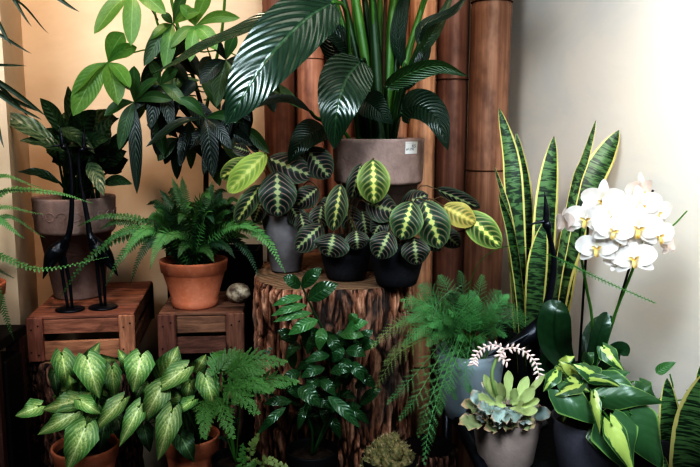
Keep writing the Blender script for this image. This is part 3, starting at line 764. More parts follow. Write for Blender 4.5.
# ------------------------------------------------------------------ 4 black metal birds
def bird(label, base, tailpts, neck, headdir, D, s=1.0, legs=None, zb=.6, lean=0, fat=1.0):
    """base: world centre of foot plate; neck: pixel points from breast to head; tailpts: body from breast to tail"""
    t = thing('bird_figurine', label, 'figurine', base, 'black metal crane figurines')
    m = M(); lathe(m, base, [(.012*s, 0), (.0285*s, 0), (.0300*s, .0015), (.0285*s, .004), (.015*s, .0052), (.002*s, .0055)], 40, sx=1.05)
    build('base_plate', m, METAL, t)
    nk = [P(*q) for q in neck]; bp = [P(*q) for q in tailpts]
    pts = list(reversed(bp))+nk[1:]
    # one continuous body: tail tip -> body -> neck -> head
    nb = len(bp)-1; nn = len(nk)-1; tot = nb+nn
    prof = [.0006, .008, .0155, .0195, .0175, .0115, .0065]
    def rad(tq):
        x = tq*tot
        if x <= nb:
            y = x/nb*(len(prof)-1); j = min(int(y), len(prof)-2); return s*max(.0006, (prof[j]+(prof[j+1]-prof[j])*(y-j))*(fat if j < 5 else fat+(1-fat)*(y-5)))
        y = (x-nb)/nn; r = .0065+(.0036-.0065)*min(1, y*1.6)
        if y > .86: r = .0036+.0032*math.sin((y-.86)/.14*PI*.9)
        return s*r
    m = M(); tube(m, pts, rad, 64, 16, .85); build('body', m, METAL, t)
    hd = nk[-1]; hv = Vector(headdir).normalized()
    m = M(); tube(m, [hd-hv*.002, hd+hv*.012*s, hd+hv*.030*s-Vector((0, 0, .002))], [.0038*s, .0022*s, .0004*s], 8, 8)
    build('beak', m, METAL, t)
    # crest
    m = M(); tube(m, [hd-Vector((0, 0, .002*s)), hd+Vector((0, 0, .016*s)), hd+hv*.004*s+Vector((0, 0, .044*s))], [.0050*s, .0044*s, .0004*s], 8, 8)
    build('crest', m, METAL, t)
    mid = bp[1] if len(bp) > 2 else bp[0]
    for k, dx in ((0, -.003), (1, .004)):
        lg = Vector(base)+Vector((dx*s, k*.006-.003, .004)); kn = lg.lerp(mid, .5)+Vector((.004*s*(1 if k else -1)+lean, .004, 0))
        m = M(); tube(m, [lg, kn, mid+Vector((dx*.6*s, 0, 0))], [.0030*s, .0036*s, .0042*s, .008*s], 14, 8); build('leg', m, METAL, t)
    # folded wing
    m = M(); leaf(m, [bp[0].lerp(bp[1], .3), bp[1], bp[-1].lerp(bp[-2], .15)], .024*s*fat, 'lance', tilt=0, cup=-.9, n=14, cols=8, up=.3, normal=None)
    for i in range(len(m.v)): m.v[i] = m.v[i]+(CAM-m.v[i]).normalized()*.0145*s*fat
    build('wing', m, METAL, t)
b1 = P(70, 308, 1.60); b1 = Vector((b1.x, 1.60, .6005))
bird('left black metal crane with its tail drooping left in front of carved pot', b1, [(68, 236, 1.60), (60, 248, 1.60), (51, 258, 1.59), (43, 279, 1.585)], [(68, 236, 1.60), (71, 220, 1.60), (72, 196, 1.60), (71, 170, 1.60), (68, 152, 1.60), (62, 145, 1.595)], (-1, -.3, -.1), 1.60)
b2 = P(106, 304, 1.64); b2 = Vector((b2.x, 1.62, .6005))
bird('right black metal crane of the pair, neck bent left before the carved pot', b2, [(90, 234, 1.62), (97, 246, 1.62), (107, 258, 1.62), (118, 276, 1.63)], [(90, 234, 1.62), (88, 222, 1.62), (84, 200, 1.62), (80, 178, 1.62), (79, 156, 1.62), (84, 148, 1.62)], (1, -.3, -.1), 1.62)
b3 = P(522, 400, 1.37); b3 = Vector((.338, 1.36, .4405))
bird('tall black metal crane between the snake plant and the orchid', b3, [(546, 308, 1.31), (536, 328, 1.30), (520, 341, 1.295), (488, 356, 1.285)], [(546, 308, 1.31), (552, 282, 1.31), (554, 258, 1.31), (550, 238, 1.31), (546, 221, 1.31)], (-1, -.15, -.15), 1.31, s=1.2, fat=.66)

# ------------------------------------------------------------------ 5 money tree behind
mp = Vector((-.345, 1.90, 0))
mt_ = thing('potted_money_tree', 'tall money tree with finger shaped leaves in a black square planter', 'potted plant', mp)
m = M(); zt2 = .69
def sq(h, w, z): return [Vector((mp.x+sx*w/2, mp.y+sy*h/2, z)) for sx, sy in ((-1, -1), (1, -1), (1, 1), (-1, 1))]
vs = sq(.10, .22, 0)+sq(.105, .23, zt2)+sq(.09, .215, zt2)+sq(.09, .215, zt2-.03)
m.add(vs, [(3, 2, 1, 0)]+[(k*4+i, k*4+(i+1) % 4, k*4+4+(i+1) % 4, k*4+4+i) for k in range(3) for i in range(4)])
build('planter', m, BLACKP, mt_, False)
m = M(); m.add(sq(.09, .215, zt2-.025), [(0, 1, 2, 3)]); build('soil', m, SOIL, mt_, False)
tr = [Vector((P(206, 250, 1.88).x, 1.885, zt2-.025)), P(206, 190, 1.87), P(206, 140, 1.85), P(200, 100, 1.82), P(188, 60, 1.80), P(176, 20, 1.78), P(165, -30, 1.76)]
stalk(mt_, STEMB, tr[:4], [.007, .006, .005], 'trunk', 16, 10, True)
stalk(mt_, STEMG, tr[3:], [.005, .004, .003], 'branch', 16, 8, True)
stalk(mt_, STEMG, [P(204, 120, 1.83), P(212, 80, 1.80), P(222, 30, 1.78), P(226, -20, 1.76)], [.004, .0035, .003], 'branch', 16, 8, True)
stalk(mt_, STEMG, [P(198, 92, 1.815), P(180, 70, 1.80), P(158, 25, 1.78), P(150, -20, 1.76)], [.004, .003, .0025], 'branch', 16, 8, True)
def cluster(cx, cy, D, tips, frm, mats, sw=.0016):
    cpt = P(cx, cy, D); hub = M()
    tube(hub, [P(*frm), P(*frm).lerp(cpt, .5)+Vector((0, 0, .012)), cpt], sw, 8, 6)
    hb = build('petiole', hub, STEMG, mt_)
    for tp in tips:
        x1, y1, w = tp[:3]; tl = tp[3] if len(tp) > 3 else 0; dd = tp[4] if len(tp) > 4 else -.02
        ln = math.hypot(x1-cx, y1-cy); bow = -ln*.12
        px = [(cx, cy, D), (cx+(x1-cx)*.45, cy+(y1-cy)*.45+bow, D+dd*.6), (x1, y1, D+dd)]
        mm = R.choice(mats)
        pleaf(mt_, mm, px, w*.9, prof='obov', cols=6, n=14, cup=.18, tilt=tl, name='leaflet')
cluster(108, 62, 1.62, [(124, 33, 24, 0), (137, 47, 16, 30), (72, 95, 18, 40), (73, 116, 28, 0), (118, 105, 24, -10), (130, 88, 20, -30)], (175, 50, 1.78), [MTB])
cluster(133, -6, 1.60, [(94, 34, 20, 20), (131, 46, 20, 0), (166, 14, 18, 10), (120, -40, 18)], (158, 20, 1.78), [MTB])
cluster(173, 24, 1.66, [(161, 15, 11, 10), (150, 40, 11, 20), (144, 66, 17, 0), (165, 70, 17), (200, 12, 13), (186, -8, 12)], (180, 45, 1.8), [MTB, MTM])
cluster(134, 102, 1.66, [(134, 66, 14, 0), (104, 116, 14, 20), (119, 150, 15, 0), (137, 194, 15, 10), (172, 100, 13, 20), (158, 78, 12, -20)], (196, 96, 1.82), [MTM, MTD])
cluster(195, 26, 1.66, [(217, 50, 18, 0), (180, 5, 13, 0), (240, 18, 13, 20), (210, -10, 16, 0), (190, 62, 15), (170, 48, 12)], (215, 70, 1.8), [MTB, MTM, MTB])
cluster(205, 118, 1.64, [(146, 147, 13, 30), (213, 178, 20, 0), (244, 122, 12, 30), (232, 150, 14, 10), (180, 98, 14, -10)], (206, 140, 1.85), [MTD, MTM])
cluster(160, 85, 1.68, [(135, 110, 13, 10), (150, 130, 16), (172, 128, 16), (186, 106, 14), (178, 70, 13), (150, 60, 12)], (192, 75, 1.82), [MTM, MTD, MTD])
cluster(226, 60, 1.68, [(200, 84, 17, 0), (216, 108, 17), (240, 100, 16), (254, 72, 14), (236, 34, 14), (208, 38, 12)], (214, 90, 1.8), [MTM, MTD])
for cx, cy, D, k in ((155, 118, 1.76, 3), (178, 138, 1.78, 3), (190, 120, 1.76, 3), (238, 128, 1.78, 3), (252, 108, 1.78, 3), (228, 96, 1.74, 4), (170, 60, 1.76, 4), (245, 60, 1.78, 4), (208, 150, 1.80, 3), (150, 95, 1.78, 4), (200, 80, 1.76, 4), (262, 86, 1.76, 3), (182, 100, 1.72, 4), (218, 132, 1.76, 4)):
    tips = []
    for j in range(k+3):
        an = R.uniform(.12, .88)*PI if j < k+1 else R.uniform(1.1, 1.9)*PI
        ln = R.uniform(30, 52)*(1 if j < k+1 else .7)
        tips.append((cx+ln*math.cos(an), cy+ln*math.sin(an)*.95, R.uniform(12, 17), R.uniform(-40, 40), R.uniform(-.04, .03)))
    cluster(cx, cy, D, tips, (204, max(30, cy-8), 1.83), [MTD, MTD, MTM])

# ------------------------------------------------------------------ 6 boston fern in terracotta
cf = Vector((P(195, 300, 1.645).x, 1.645, .6005)); hf = P(195, 259, 1.645).z-.6005
bf = thing('potted_boston_fern', 'bushy green boston fern in the terracotta pot on right crate', 'potted plant', cf)
pot(bf, cf, 'terra', 34.5*1.645/F, .049, hf, TERRA, 80)
fr = Vector((cf.x, cf.y, cf.z+hf*.86))
def bfr(x1, y1, D1, w=17, mat=FERN, rise=30, n=36, tilt=0, off=(0, 0)):
    tip = P(x1, y1, D1); a = fr+Vector((R.uniform(-.025, .025)+off[0], R.uniform(-.025, .025)+off[1], 0))
    mid = a.lerp(tip, .45)+Vector((0, 0, rise*1.6/F)); m2 = a.lerp(tip, .78)+Vector((0, 0, rise*.75*1.6/F))
    frond(bf, mat, [a, mid, m2, tip], w*1.6/F, n, tilt=tilt, name='frond', rr=.0009)
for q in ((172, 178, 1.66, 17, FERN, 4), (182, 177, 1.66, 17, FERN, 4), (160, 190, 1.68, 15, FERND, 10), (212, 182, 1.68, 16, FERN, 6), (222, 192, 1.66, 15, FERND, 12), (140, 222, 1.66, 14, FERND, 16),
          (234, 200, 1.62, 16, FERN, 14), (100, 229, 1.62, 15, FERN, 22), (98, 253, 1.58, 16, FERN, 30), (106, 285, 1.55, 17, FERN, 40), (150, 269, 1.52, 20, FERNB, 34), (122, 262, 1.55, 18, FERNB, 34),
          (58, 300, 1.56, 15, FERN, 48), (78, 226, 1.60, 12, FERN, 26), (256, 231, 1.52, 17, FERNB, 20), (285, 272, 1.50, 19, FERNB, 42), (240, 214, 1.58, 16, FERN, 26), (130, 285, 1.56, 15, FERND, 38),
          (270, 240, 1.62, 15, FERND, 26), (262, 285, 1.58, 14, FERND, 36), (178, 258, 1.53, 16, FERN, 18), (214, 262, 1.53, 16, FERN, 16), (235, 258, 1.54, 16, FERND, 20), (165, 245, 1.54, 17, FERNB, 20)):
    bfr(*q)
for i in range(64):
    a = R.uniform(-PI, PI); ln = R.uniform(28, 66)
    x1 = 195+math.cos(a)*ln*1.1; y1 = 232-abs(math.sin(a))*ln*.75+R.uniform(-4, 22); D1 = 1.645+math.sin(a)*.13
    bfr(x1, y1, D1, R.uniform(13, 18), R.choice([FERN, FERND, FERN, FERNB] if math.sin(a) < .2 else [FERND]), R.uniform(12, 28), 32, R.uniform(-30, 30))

# mottled stone
st = M(); cs = Vector((P(238, 297, 1.66).x, 1.67, .6225)); 
vs = []; fs = []; nu, nv = 36, 22
for i in range(nv+1):
    for k in range(nu):
        th = PI*i/nv; a = 2*PI*k/nu; d = Vector((math.sin(th)*math.cos(a), math.sin(th)*math.sin(a), math.cos(th)))
        r_ = 1+.10*noise.noise(d*2.2+Vector((5, 0, 0)))+.06*noise.noise(d*6)
        vs.append(cs+Vector((d.x*.028, d.y*.024, d.z*.0225))*r_)
for i in range(nv):
    for k in range(nu): fs.append((i*nu+k, i*nu+(k+1) % nu, (i+1)*nu+(k+1) % nu, (i+1)*nu+k))
st.add(vs, fs)
o = build('mottled_stone', st, simple('mottled_stone', (.55, .46, .34), .6, .4, 55, 1.0, .4, col2=(.07, .04, .025)), origin=Vector((cs.x, cs.y, .60)))
tag(o, 'round cream and brown mottled stone on the crate beside terracotta pot', 'stone')

# ------------------------------------------------------------------ 7 fern at the left edge
cl = Vector((P(-30, 300, 1.42).x, 1.42, 0))
ptz = P(-30, 286, 1.42).z; 
stn = thing('plant_stand', 'dark plant stand at the left edge below the small terracotta pot', 'plant stand', (cl.x, cl.y, 0))
zs_ = ptz-.095
RWOOD = wood_mat('dark_red_wood', (.10, .035, .022), (.05, .018, .012), 2)
m = M(); box(m, (cl.x, cl.y, zs_-.0105), (.15, .14, .02), 0, .002); build('stand_top', m, DARKW, stn, False)
for sx in (-1, 1):
    for sy in (-1, 1):
        m = M(); box(m, (cl.x+sx*.058, cl.y+sy*.050, (zs_-.022)/2), (.03, .02, zs_-.022), 0, .002); build('leg', m, RWOOD, stn, False)
m = M(); box(m, (cl.x+.004, cl.y, zs_-.27), (.148, .07, .45), 0, .003); build('box_body', m, DARKW, stn, False)
lf = thing('potted_fern', 'fern reaching in from the left edge in small terracotta pot', 'potted plant', (cl.x, cl.y, zs_))
pot(lf, (cl.x, cl.y, zs_), 'terra', .066, .046, .10, TERRA)
r0 = Vector((cl.x, cl.y, zs_+.088))
for (x1, y1, D, w, mat, ms) in ((40, 187, 1.45, 8, FERNB, [(-10, 182)]), (92, 203, 1.50, 9, FERNB, [(-5, 198), (50, 192)]), (43, 214, 1.44, 9, FERNB, [(-10, 212)]), (44, 237, 1.44, 8, FERN, [(0, 218)]),
                             (24, 238, 1.36, 14, FERNB, [(-12, 220)]), (108, 257, 1.50, 11, FERNB, [(-12, 254), (40, 269)]), (14, 340, 1.36, 15, FERN, [(-6, 290)]), (14, 278, 1.48, 9, FERND, [(-12, 268)]), (40, 190, 1.47, 6, FERND, [(-12, 200)]),
                             (-60, 180, 1.4, 14, FERN, [(-50, 210)]), (-100, 230, 1.38, 14, FERN, [(-70, 200)]), (-20, 160, 1.5, 14, FERN, [(-28, 200)]), (-80, 300, 1.34, 14, FERN, [(-60, 240)])):
    pts = [r0]+[P(a, b, D) for a, b in ms]+[P(x1, y1, D)]
    frond(lf, mat, pts, w*1.6/F, 44, name='frond', rr=.0008)

# ------------------------------------------------------------------ 8 dracaena top left (mostly outside)
cdx = Vector((-.74, 1.24, 0))
dr = thing('potted_dracaena', 'spiky narrow leaved dracaena poking in at the top left corner', 'potted plant', cdx)
pot(dr, cdx, 'taper', .08, .06, .2, BLACKP)
hd_ = P(-75, 40, 1.24)
stalk(dr, STEMB, [cdx+Vector((0, 0, .17)), Vector((cdx.x+.01, cdx.y, .6)), Vector((hd_.x, hd_.y, hd_.z-.04)), hd_], [.012, .01, .008, .008], 'trunk', 20, 10, True)
for (x1, y1, D, ms, w) in ((32, 27, 1.25, (-10, -20), 6), (49, 34, 1.30, (5, -2), 3), (80, 12, 1.22, (20, -14), 8), (12, 46, 1.2, (-20, 5), 7), (32, 54, 1.25, (-20, 28), 5), (27, 66, 1.22, (-20, 62), 4),
                           (46, 116, 1.30, (2, 84), 7), (40, 112, 1.34, (0, 92), 6), (42, 120, 1.28, (5, 99), 5), (4, 148, 1.2, (-14, 100), 6), (-60, 160, 1.2, (-70, 100), 9), (-150, 120, 1.2, (-120, 60), 9), (-160, 20, 1.2, (-120, 0), 9), (-100, -60, 1.2, (-90, -20), 9), (-20, -60, 1.2, (-50, -20), 9), (30, 118, 1.32, (-10, 78), 5)):
    m = M(); leaf(m, [hd_, P(ms[0], ms[1], (D+1.24)/2), P(x1, y1, D)], w*.75*1.24/F, 'strap', tilt=20, cup=.3, n=18, cols=4); build('leaf', m, DRA, dr)

# ------------------------------------------------------------------ 9 arrowhead plants
def syng(label, c, leaves, fill, cx, cy):
    t = thing('potted_arrowhead_plant', label, 'potted plant', c, 'arrowhead plants in terracotta pots')
    pot(t, c, 'terra', c[3] if len(c) > 3 else .061, .042, .125, TERRA)
    return t
def syng_leaves(t, root, leaves, fill):
    for (x0, y0, x1, y1, w, k, D, tilt) in leaves:
        mt = {'b': SYB, 'm': SY, 'd': SYD}[k]
        px = [(x0, y0, D+.005), ((x0+x1)/2, (y0+y1)/2, D-.010), (x1, y1, D+.008)]
        b = P(*px[0]); s0 = root+Vector((R.uniform(-.02, .02), R.uniform(-.02, .02), 0))
        pleaf(t, mt, px, w*1.2, stem=[s0, s0.lerp(b, .6)+Vector((0, .02, .015))], stem_r=.0014, stem_mat=STEMG, prof='heart', lobe=.17, cols=12, n=16, cup=.22, tilt=tilt, wave=.02, up=.3)
    cx, cy, sx, sy, n = fill
    for i in range(n):
        a = R.uniform(0, 2*PI); rr = R.uniform(.2, 1)
        x0 = cx+math.cos(a)*sx*rr; y0 = cy+math.sin(a)*sy*rr; a2 = R.uniform(.1, .9)*PI; ln = R.uniform(20, 30)
        px = [(x0, y0, 1.42), (x0+ln*.5*math.cos(a2), y0+ln*.5*math.sin(a2)-2, 1.40), (x0+ln*math.cos(a2), y0+ln*math.sin(a2), 1.42)]
        pleaf(t, SYD if i % 3 else SY, px, R.uniform(17, 24), stem=[root], stem_r=.0012, stem_mat=STEMD, prof='heart', lobe=.22, cols=10, n=12, cup=.2, tilt=R.uniform(-40, 40))
c1 = Vector((P(87, 455, 1.35).x, 1.345, .3005))
t1 = thing('potted_arrowhead_plant', 'pale veined arrowhead plant at the bottom left below the bird crate', 'potted plant', c1, 'arrowhead plants')
h1 = P(87, 444, 1.345).z-.3005; pot(t1, c1, 'terra', .062, .043, h1, TERRA)
syng_leaves(t1, c1+Vector((0, 0, h1*.86)), [
    (40, 406, 15, 416, 21, 'b', 1.30, 10), (87, 358, 99, 398, 31, 'b', 1.28, 0), (62, 354, 68, 390, 24, 'm', 1.33, -10), (84, 368, 100, 342, 19, 'm', 1.34, 10), (78, 400, 42, 410, 25, 'b', 1.29, 15),
    (76, 412, 37, 435, 24, 'b', 1.27, 5), (86, 426, 67, 470, 34, 'b', 1.25, -5), (80, 400, 101, 414, 18, 'b', 1.27, 0), (122, 400, 92, 433, 22, 'b', 1.27, 20), (112, 368, 115, 400, 19, 'm', 1.33, 10),
    (128, 366, 118, 349, 13, 'm', 1.35, 0), (98, 360, 118, 360, 12, 'm', 1.35, 30), (72, 392, 69, 374, 16, 'm', 1.31, 30), (54, 372, 58, 398, 16, 'd', 1.35, -30), (105, 422, 100, 450, 20, 'd', 1.30, 10), (118, 418, 122, 442, 18, 'd', 1.31, 0),
    (70, 404, 92, 392, 20, 'm', 1.31, -10), (95, 408, 78, 428, 18, 'm', 1.29, 0)], (88, 400, 38, 28, 34))
c2 = Vector((P(196, 455, 1.38).x, 1.345, .3005))
t2 = thing('potted_arrowhead_plant', 'deeper green arrowhead plant below the crate with the terracotta potted fern', 'potted plant', c2, 'arrowhead plants')
h2 = P(196, 434, 1.345).z-.3005; pot(t2, c2, 'terra', .053, .038, h2, TERRA)
syng_leaves(t2, c2+Vector((0, 0, h2*.86)), [
    (141, 356, 133, 392, 30, 'b', 1.29, 0), (164, 378, 178, 346, 32, 'm', 1.31, 0), (186, 368, 151, 394, 24, 'b', 1.28, 10), (162, 386, 143, 422, 26, 'b', 1.27, -8), (140, 406, 119, 447, 21, 'b', 1.27, 10),
    (172, 411, 158, 461, 26, 'b', 1.25, 0), (181, 436, 194, 462, 22, 'd', 1.27, 0), (193, 400, 173, 415, 16, 'm', 1.28, 20), (205, 376, 216, 411, 24, 'm', 1.29, 0), (146, 400, 148, 382, 16, 'm', 1.31, 20),
    (144, 426, 150, 452, 17, 'd', 1.31, 0), (190, 382, 186, 402, 18, 'm', 1.31, -10), (196, 372, 206, 354, 17, 'm', 1.33, 0), (168, 400, 186, 394, 16, 'm', 1.31, 10)], (172, 400, 36, 28, 32))

# lacy fern to the right of it
c3 = Vector((P(236, 455, 1.30).x, 1.30, .3005))
t3 = thing('potted_lacy_fern', 'light green lacy fern spilling right of the arrowhead plants', 'potted plant', c3)
pot(t3, c3, 'taper', .045, .035, .10, BLACKP)
r3 = c3+Vector((0, 0, .085))
for (x1, y1, D, w, cx_, cy_) in ((284, 362, 1.26, 50, 222, 372), (270, 390, 1.22, 52, 222, 382), (256, 412, 1.20, 52, 220, 386), (232, 436, 1.18, 46, 214, 396), (204, 436, 1.18, 44, 206, 398), (246, 356, 1.31, 40, 216, 374),
                          (296, 382, 1.30, 44, 240, 392), (222, 352, 1.33, 36, 214, 380), (262, 372, 1.25, 46, 222, 376)):
    tip = P(x1, y1, D); cen = P(cx_, cy_, 1.28)
    m = M(); tube(m, [r3, r3.lerp(cen, .6)+Vector((0, .01, .01)), cen], .0012, 8, 5); build('stem', m, STEMG, t3)
    bifrond(t3, LACE, [cen, cen.lerp(tip, .5)+Vector((0, 0, .014)), tip], w*1.3/F, 10, .0068, .0026, blunt=True, dens=1.25, fwd=.8)
for (x1, y1, D, w) in ((285, 404, 1.33, 44), (250, 400, 1.33, 40), (270, 350, 1.36, 36)):
    tip = P(x1, y1, D); cen = P(225, 392, 1.33)
    bifrond(t3, FERND, [r3, cen, cen.lerp(tip, .55)+Vector((0, 0, .015)), tip], w*1.3/F, 10, .006, .0026, blunt=True, dens=1.2)
c4 = Vector((P(262, 470, 1.2).x, 1.19, .3005))
t4 = thing('potted_young_fern', 'small yellow green fern tips at the bottom edge left of centre', 'potted plant', c4)
pot(t4, c4, 'taper', .035, .028, .07, BLACKP)
for (mx, my, x1, y1, w) in ((250, 455, 258, 436, 14), (243, 470, 243, 446, 14), (262, 462, 285, 466, 14), (255, 466, 240, 478, 12), (270, 470, 292, 478, 12)):
    bifrond(t4, ASPY if x1 > 250 else LACE, [c4+Vector((0, 0, .06)), P(mx, my, 1.17), P(x1, y1, 1.16)], w*1.2/F*1.6, 9, .007, .0036, blunt=True)

# ------------------------------------------------------------------ 10 glossy pinnate plant in front of the stump
c5 = Vector((P(312, 460, 1.33).x, 1.335, .3005))
t5 = thing('potted_glossy_shrub', 'glossy dark green pinnate plant in shadow before the stump', 'potted plant', c5)
pot(t5, c5, 'taper', .050, .040, .10, BLACKP)
r5 = c5+Vector((0, 0, .085))
stalk(t5, STEMD, [r5, P(330, 400, 1.34), P(328, 345, 1.33), P(310, 305, 1.33), P(300, 280, 1.34)], [.003, .0025, .0015], 'stem', 18, 8, True) if False else None
m = M(); tube(m, [r5, P(332, 400, 1.35), P(328, 345, 1.35), P(312, 308, 1.34), P(300, 282, 1.35)], [.003, .0025, .0015], 18, 8); build('stem', m, STEMD, t5)
m = M(); tube(m, [r5, P(338, 400, 1.36), P(340, 350, 1.36), P(352, 325, 1.36)], [.003, .002, .0015], 14, 8); build('stem', m, STEMD, t5)
m = M(); tube(m, [r5, P(312, 430, 1.32), P(305, 408, 1.31), P(318, 395, 1.31)], [.003, .002, .0015], 14, 8); build('stem', m, STEMD, t5)
def zl(x0, y0, x1, y1, w, mat=ZZ, D=1.31, tilt=0):
    pleaf(t5, mat, [(x0, y0, D+.01), ((x0+x1)/2, (y0+y1)/2-2, D-.005), (x1, y1, D)], w, prof='lance', cols=6, n=12, cup=.15, tilt=tilt, wave=.02, name='leaflet')
for q in ((300, 288, 283, 277, 13), (302, 288, 322, 268, 14), (308, 300, 338, 284, 18), (303, 297, 272, 306, 9, ZZB), (307, 305, 271, 316, 10, ZZB), (312, 313, 273, 322, 10, ZZB), (318, 320, 288, 335, 14, ZZB), (323, 328, 319, 351, 13, ZZB),
          (328, 335, 340, 356, 13), (340, 335, 364, 336, 13, ZZB), (346, 330, 368, 322, 12, ZZB), (350, 325, 357, 314, 11, ZZB), (341, 345, 335, 362, 13), (346, 350, 366, 356, 13), (345, 358, 346, 378, 14), (350, 362, 364, 382, 13), (330, 355, 305, 362, 12), (332, 362, 345, 350, 12), (325, 368, 300, 378, 12), (330, 372, 352, 370, 12),
          (292, 402, 263, 404, 11, ZZ, 1.27), (286, 407, 257, 435, 10, ZZ, 1.25), (298, 388, 320, 405, 18, ZZ, 1.26), (328, 396, 360, 428, 14, ZZ, 1.26), (306, 406, 298, 430, 10), (318, 378, 306, 392, 14), (320, 380, 336, 396, 12), (296, 385, 274, 388, 10), (312, 402, 330, 408, 10, ZZ), (300, 398, 284, 384, 10), (322, 405, 326, 426, 10)):
    zl(*q, tilt=R.uniform(-15, 15)) if len(q) < 7 else zl(*q)
for i in range(70):
    x0, y0 = R.uniform(292, 360), R.uniform(335, 420); a = R.uniform(0, 2*PI); ln = R.uniform(18, 28)
    zl(x0, y0, x0+ln*math.cos(a), y0+ln*math.sin(a), R.uniform(9, 13), ZZ, R.uniform(1.33, 1.40), R.uniform(-60, 60))

# cactus cluster
c6 = Vector((P(388, 460, 1.24).x+.002, 1.235, .3005))
t6 = thing('potted_cactus_cluster', 'clump of small knobbly olive cacti at the foot of the stump', 'potted plant', c6)
pot(t6, c6, 'bowl', .050, .04, .13, BLACKP)
CAC = simple('cactus_skin', (.060, .070, .028), .7, .3, 160, .8, .5, col2=(.26, .20, .10))
SPN = simple('cactus_spines', (.45, .36, .22), .7, .3)
cz = P(388, 450, 1.235).z
for i in range(30):
    a = i*2.399; rr = .044*math.sqrt(i/30); q = Vector((c6.x+rr*math.cos(a), c6.y+rr*math.sin(a), .40+.055*(1-(rr/.05)**2)+R.uniform(-.004, .006)))
    r_ = R.uniform(.0085, .012); m = M(); sp = M(); vs = []; fs = []
    nu, nv = 24, 14
    for ii in range(nv+1):
        for k in range(nu):
            th = PI*ii/nv; b = 2*PI*k/nu; bumpy = 1+.16*math.cos(6*b+ii*PI/2)*math.sin(th)*math.cos(ii*PI)
            vs.append(q+Vector((math.sin(th)*math.cos(b), math.sin(th)*math.sin(b), math.cos(th)*1.15))*r_*bumpy)
    for ii in range(nv):
        for k in range(nu): fs.append((ii*nu+k, ii*nu+(k+1) % nu, (ii+1)*nu+(k+1) % nu, (ii+1)*nu+k))
    m.add(vs, fs); o = build('cactus_head', m, CAC, t6)
    for j in range(26):
        th = R.uniform(.1, 1.8); b = R.uniform(0, 2*PI); d = Vector((math.sin(th)*math.cos(b), math.sin(th)*math.sin(b), math.cos(th)*1.15)); s_ = d.orthogonal().normalized()*.0005
        sp.add([q+d*r_*1.05-s_, q+d*r_*1.05+s_, q+d*r_*1.5], [(0, 1, 2)])
    build('spines', sp, SPN, o)

# ------------------------------------------------------------------ 11 asparagus fern in glass vase
def glass_mat():
    s = N('smoky_glass')
    b = s.n('ShaderNodeBsdfPrincipled'); s.set(b.inputs['Base Color'], (.52, .58, .62)); s.set(b.inputs['Roughness'], .12)
    tr = s.n('ShaderNodeBsdfTransparent'); s.set(tr.inputs[0], (.88, .93, .95))
    fz = s.n('ShaderNodeFresnel', {'IOR': 1.45}).outputs[0]
    f = s.math('MINIMUM', s.math('MULTIPLY_ADD', fz, 1.4, .40), .9)
    mx = s.n('ShaderNodeMixShader', {0: f, 1: tr.outputs[0], 2: b.outputs[0]})
    s.t.links.new(mx.outputs[0], s.out.inputs[0]); return s.m
GLASS = glass_mat()
c7 = Vector((.232, 1.395, .4405)); 
t7 = thing('potted_asparagus_fern', 'feathery asparagus fern in a flared glass vase right of stump', 'potted plant', c7)
hv = .135; rv = .067; m = M(); prof = []
for r_, z in ((.02, 0), (.040, 0), (.046, .003), (.052, .03), (.059, .07), (.064, .11), (.067, hv)): prof.append((r_, z))
for r_, z in ((.0655, hv), (.0625, .11), (.0575, .07), (.0505, .03), (.0445, .005), (.02, .004)): prof.append((r_, z))
lathe(m, c7, prof, 64); build('glass_vase', m, GLASS, t7)
gp = c7+Vector((0, 0, .005)); pot(t7, gp, 'taper', .050, .034, .085, GREYPOT, 48, 'inner_pot')
r7 = gp+Vector((0, 0, .075))
def af(x1, y1, D, w, mat=ASP, rise=30, tilt=0, nb=14, mid=None):
    tip = P(x1, y1, D); s0 = r7+Vector((R.uniform(-.025, .025), R.uniform(-.02, .02), 0))
    lip = c7+Vector(((tip.x-c7.x)*.45, (tip.y-c7.y)*.5, hv+.02+rise*.6*1.4/F))
    if (tip.z < c7.z+hv+.01):                                # hang over the rim
        d = Vector((tip.x-c7.x, tip.y-c7.y, 0)); d.normalize()
        lip = c7+d*.060+Vector((0, 0, hv+.035+rise*.2*1.4/F)); pts = [lip, lip.lerp(tip, .35)+d*.02+Vector((0, 0, .012)), tip]
        m = M(); tube(m, [s0, s0.lerp(lip, .6)+Vector((0, 0, .02)), lip], .0009, 8, 5); build('stem', m, STEMG, t7)
        if mid: pts[1] = P(*mid)
        return bifrond(t7, mat, pts, w*1.35/F, int(nb*.95), .0052, .0030, tilt=tilt, dens=1.25)
    m = M(); tube(m, [s0, s0.lerp(lip, .6), lip], .0009, 8, 5); build('stem', m, STEMG, t7)
    bifrond(t7, mat, [lip, lip.lerp(tip, .55)+Vector((0, 0, rise*.45*1.4/F)), tip], w*1.35/F, int(nb*.95), .0052, .0030, tilt=tilt, dens=1.25)
for q in ((420, 286, 1.42, 40, ASP, 24), (405, 306, 1.36, 42, ASPB, 26), (398, 325, 1.34, 42, ASPB, 26), (440, 276, 1.46, 40, ASP, 20), (460, 272, 1.48, 36, ASP, 16), (482, 276, 1.46, 36, ASP, 16), (500, 292, 1.44, 36, ASP, 20), (512, 305, 1.44, 34, ASP, 20),
          (526, 318, 1.42, 32, ASP, 22), (538, 338, 1.42, 28, ASP, 24), (490, 318, 1.34, 36, ASP, 16), (470, 310, 1.33, 40, ASPB, 14), (450, 312, 1.33, 40, ASPB, 16), (428, 318, 1.32, 42, ASPB, 22), (415, 338, 1.30, 42, ASPB, 24), (436, 338, 1.30, 38, ASP, 16),
          (460, 340, 1.30, 36, ASP, 12), (482, 342, 1.30, 34, ASP, 12), (505, 336, 1.34, 34, ASP, 14), (450, 292, 1.42, 40, ASP, 16), (472, 292, 1.42, 40, ASP, 14), (430, 300, 1.40, 40, ASP, 18), (495, 306, 1.40, 38, ASP, 14)):
    af(*q, R.uniform(-20, 20))
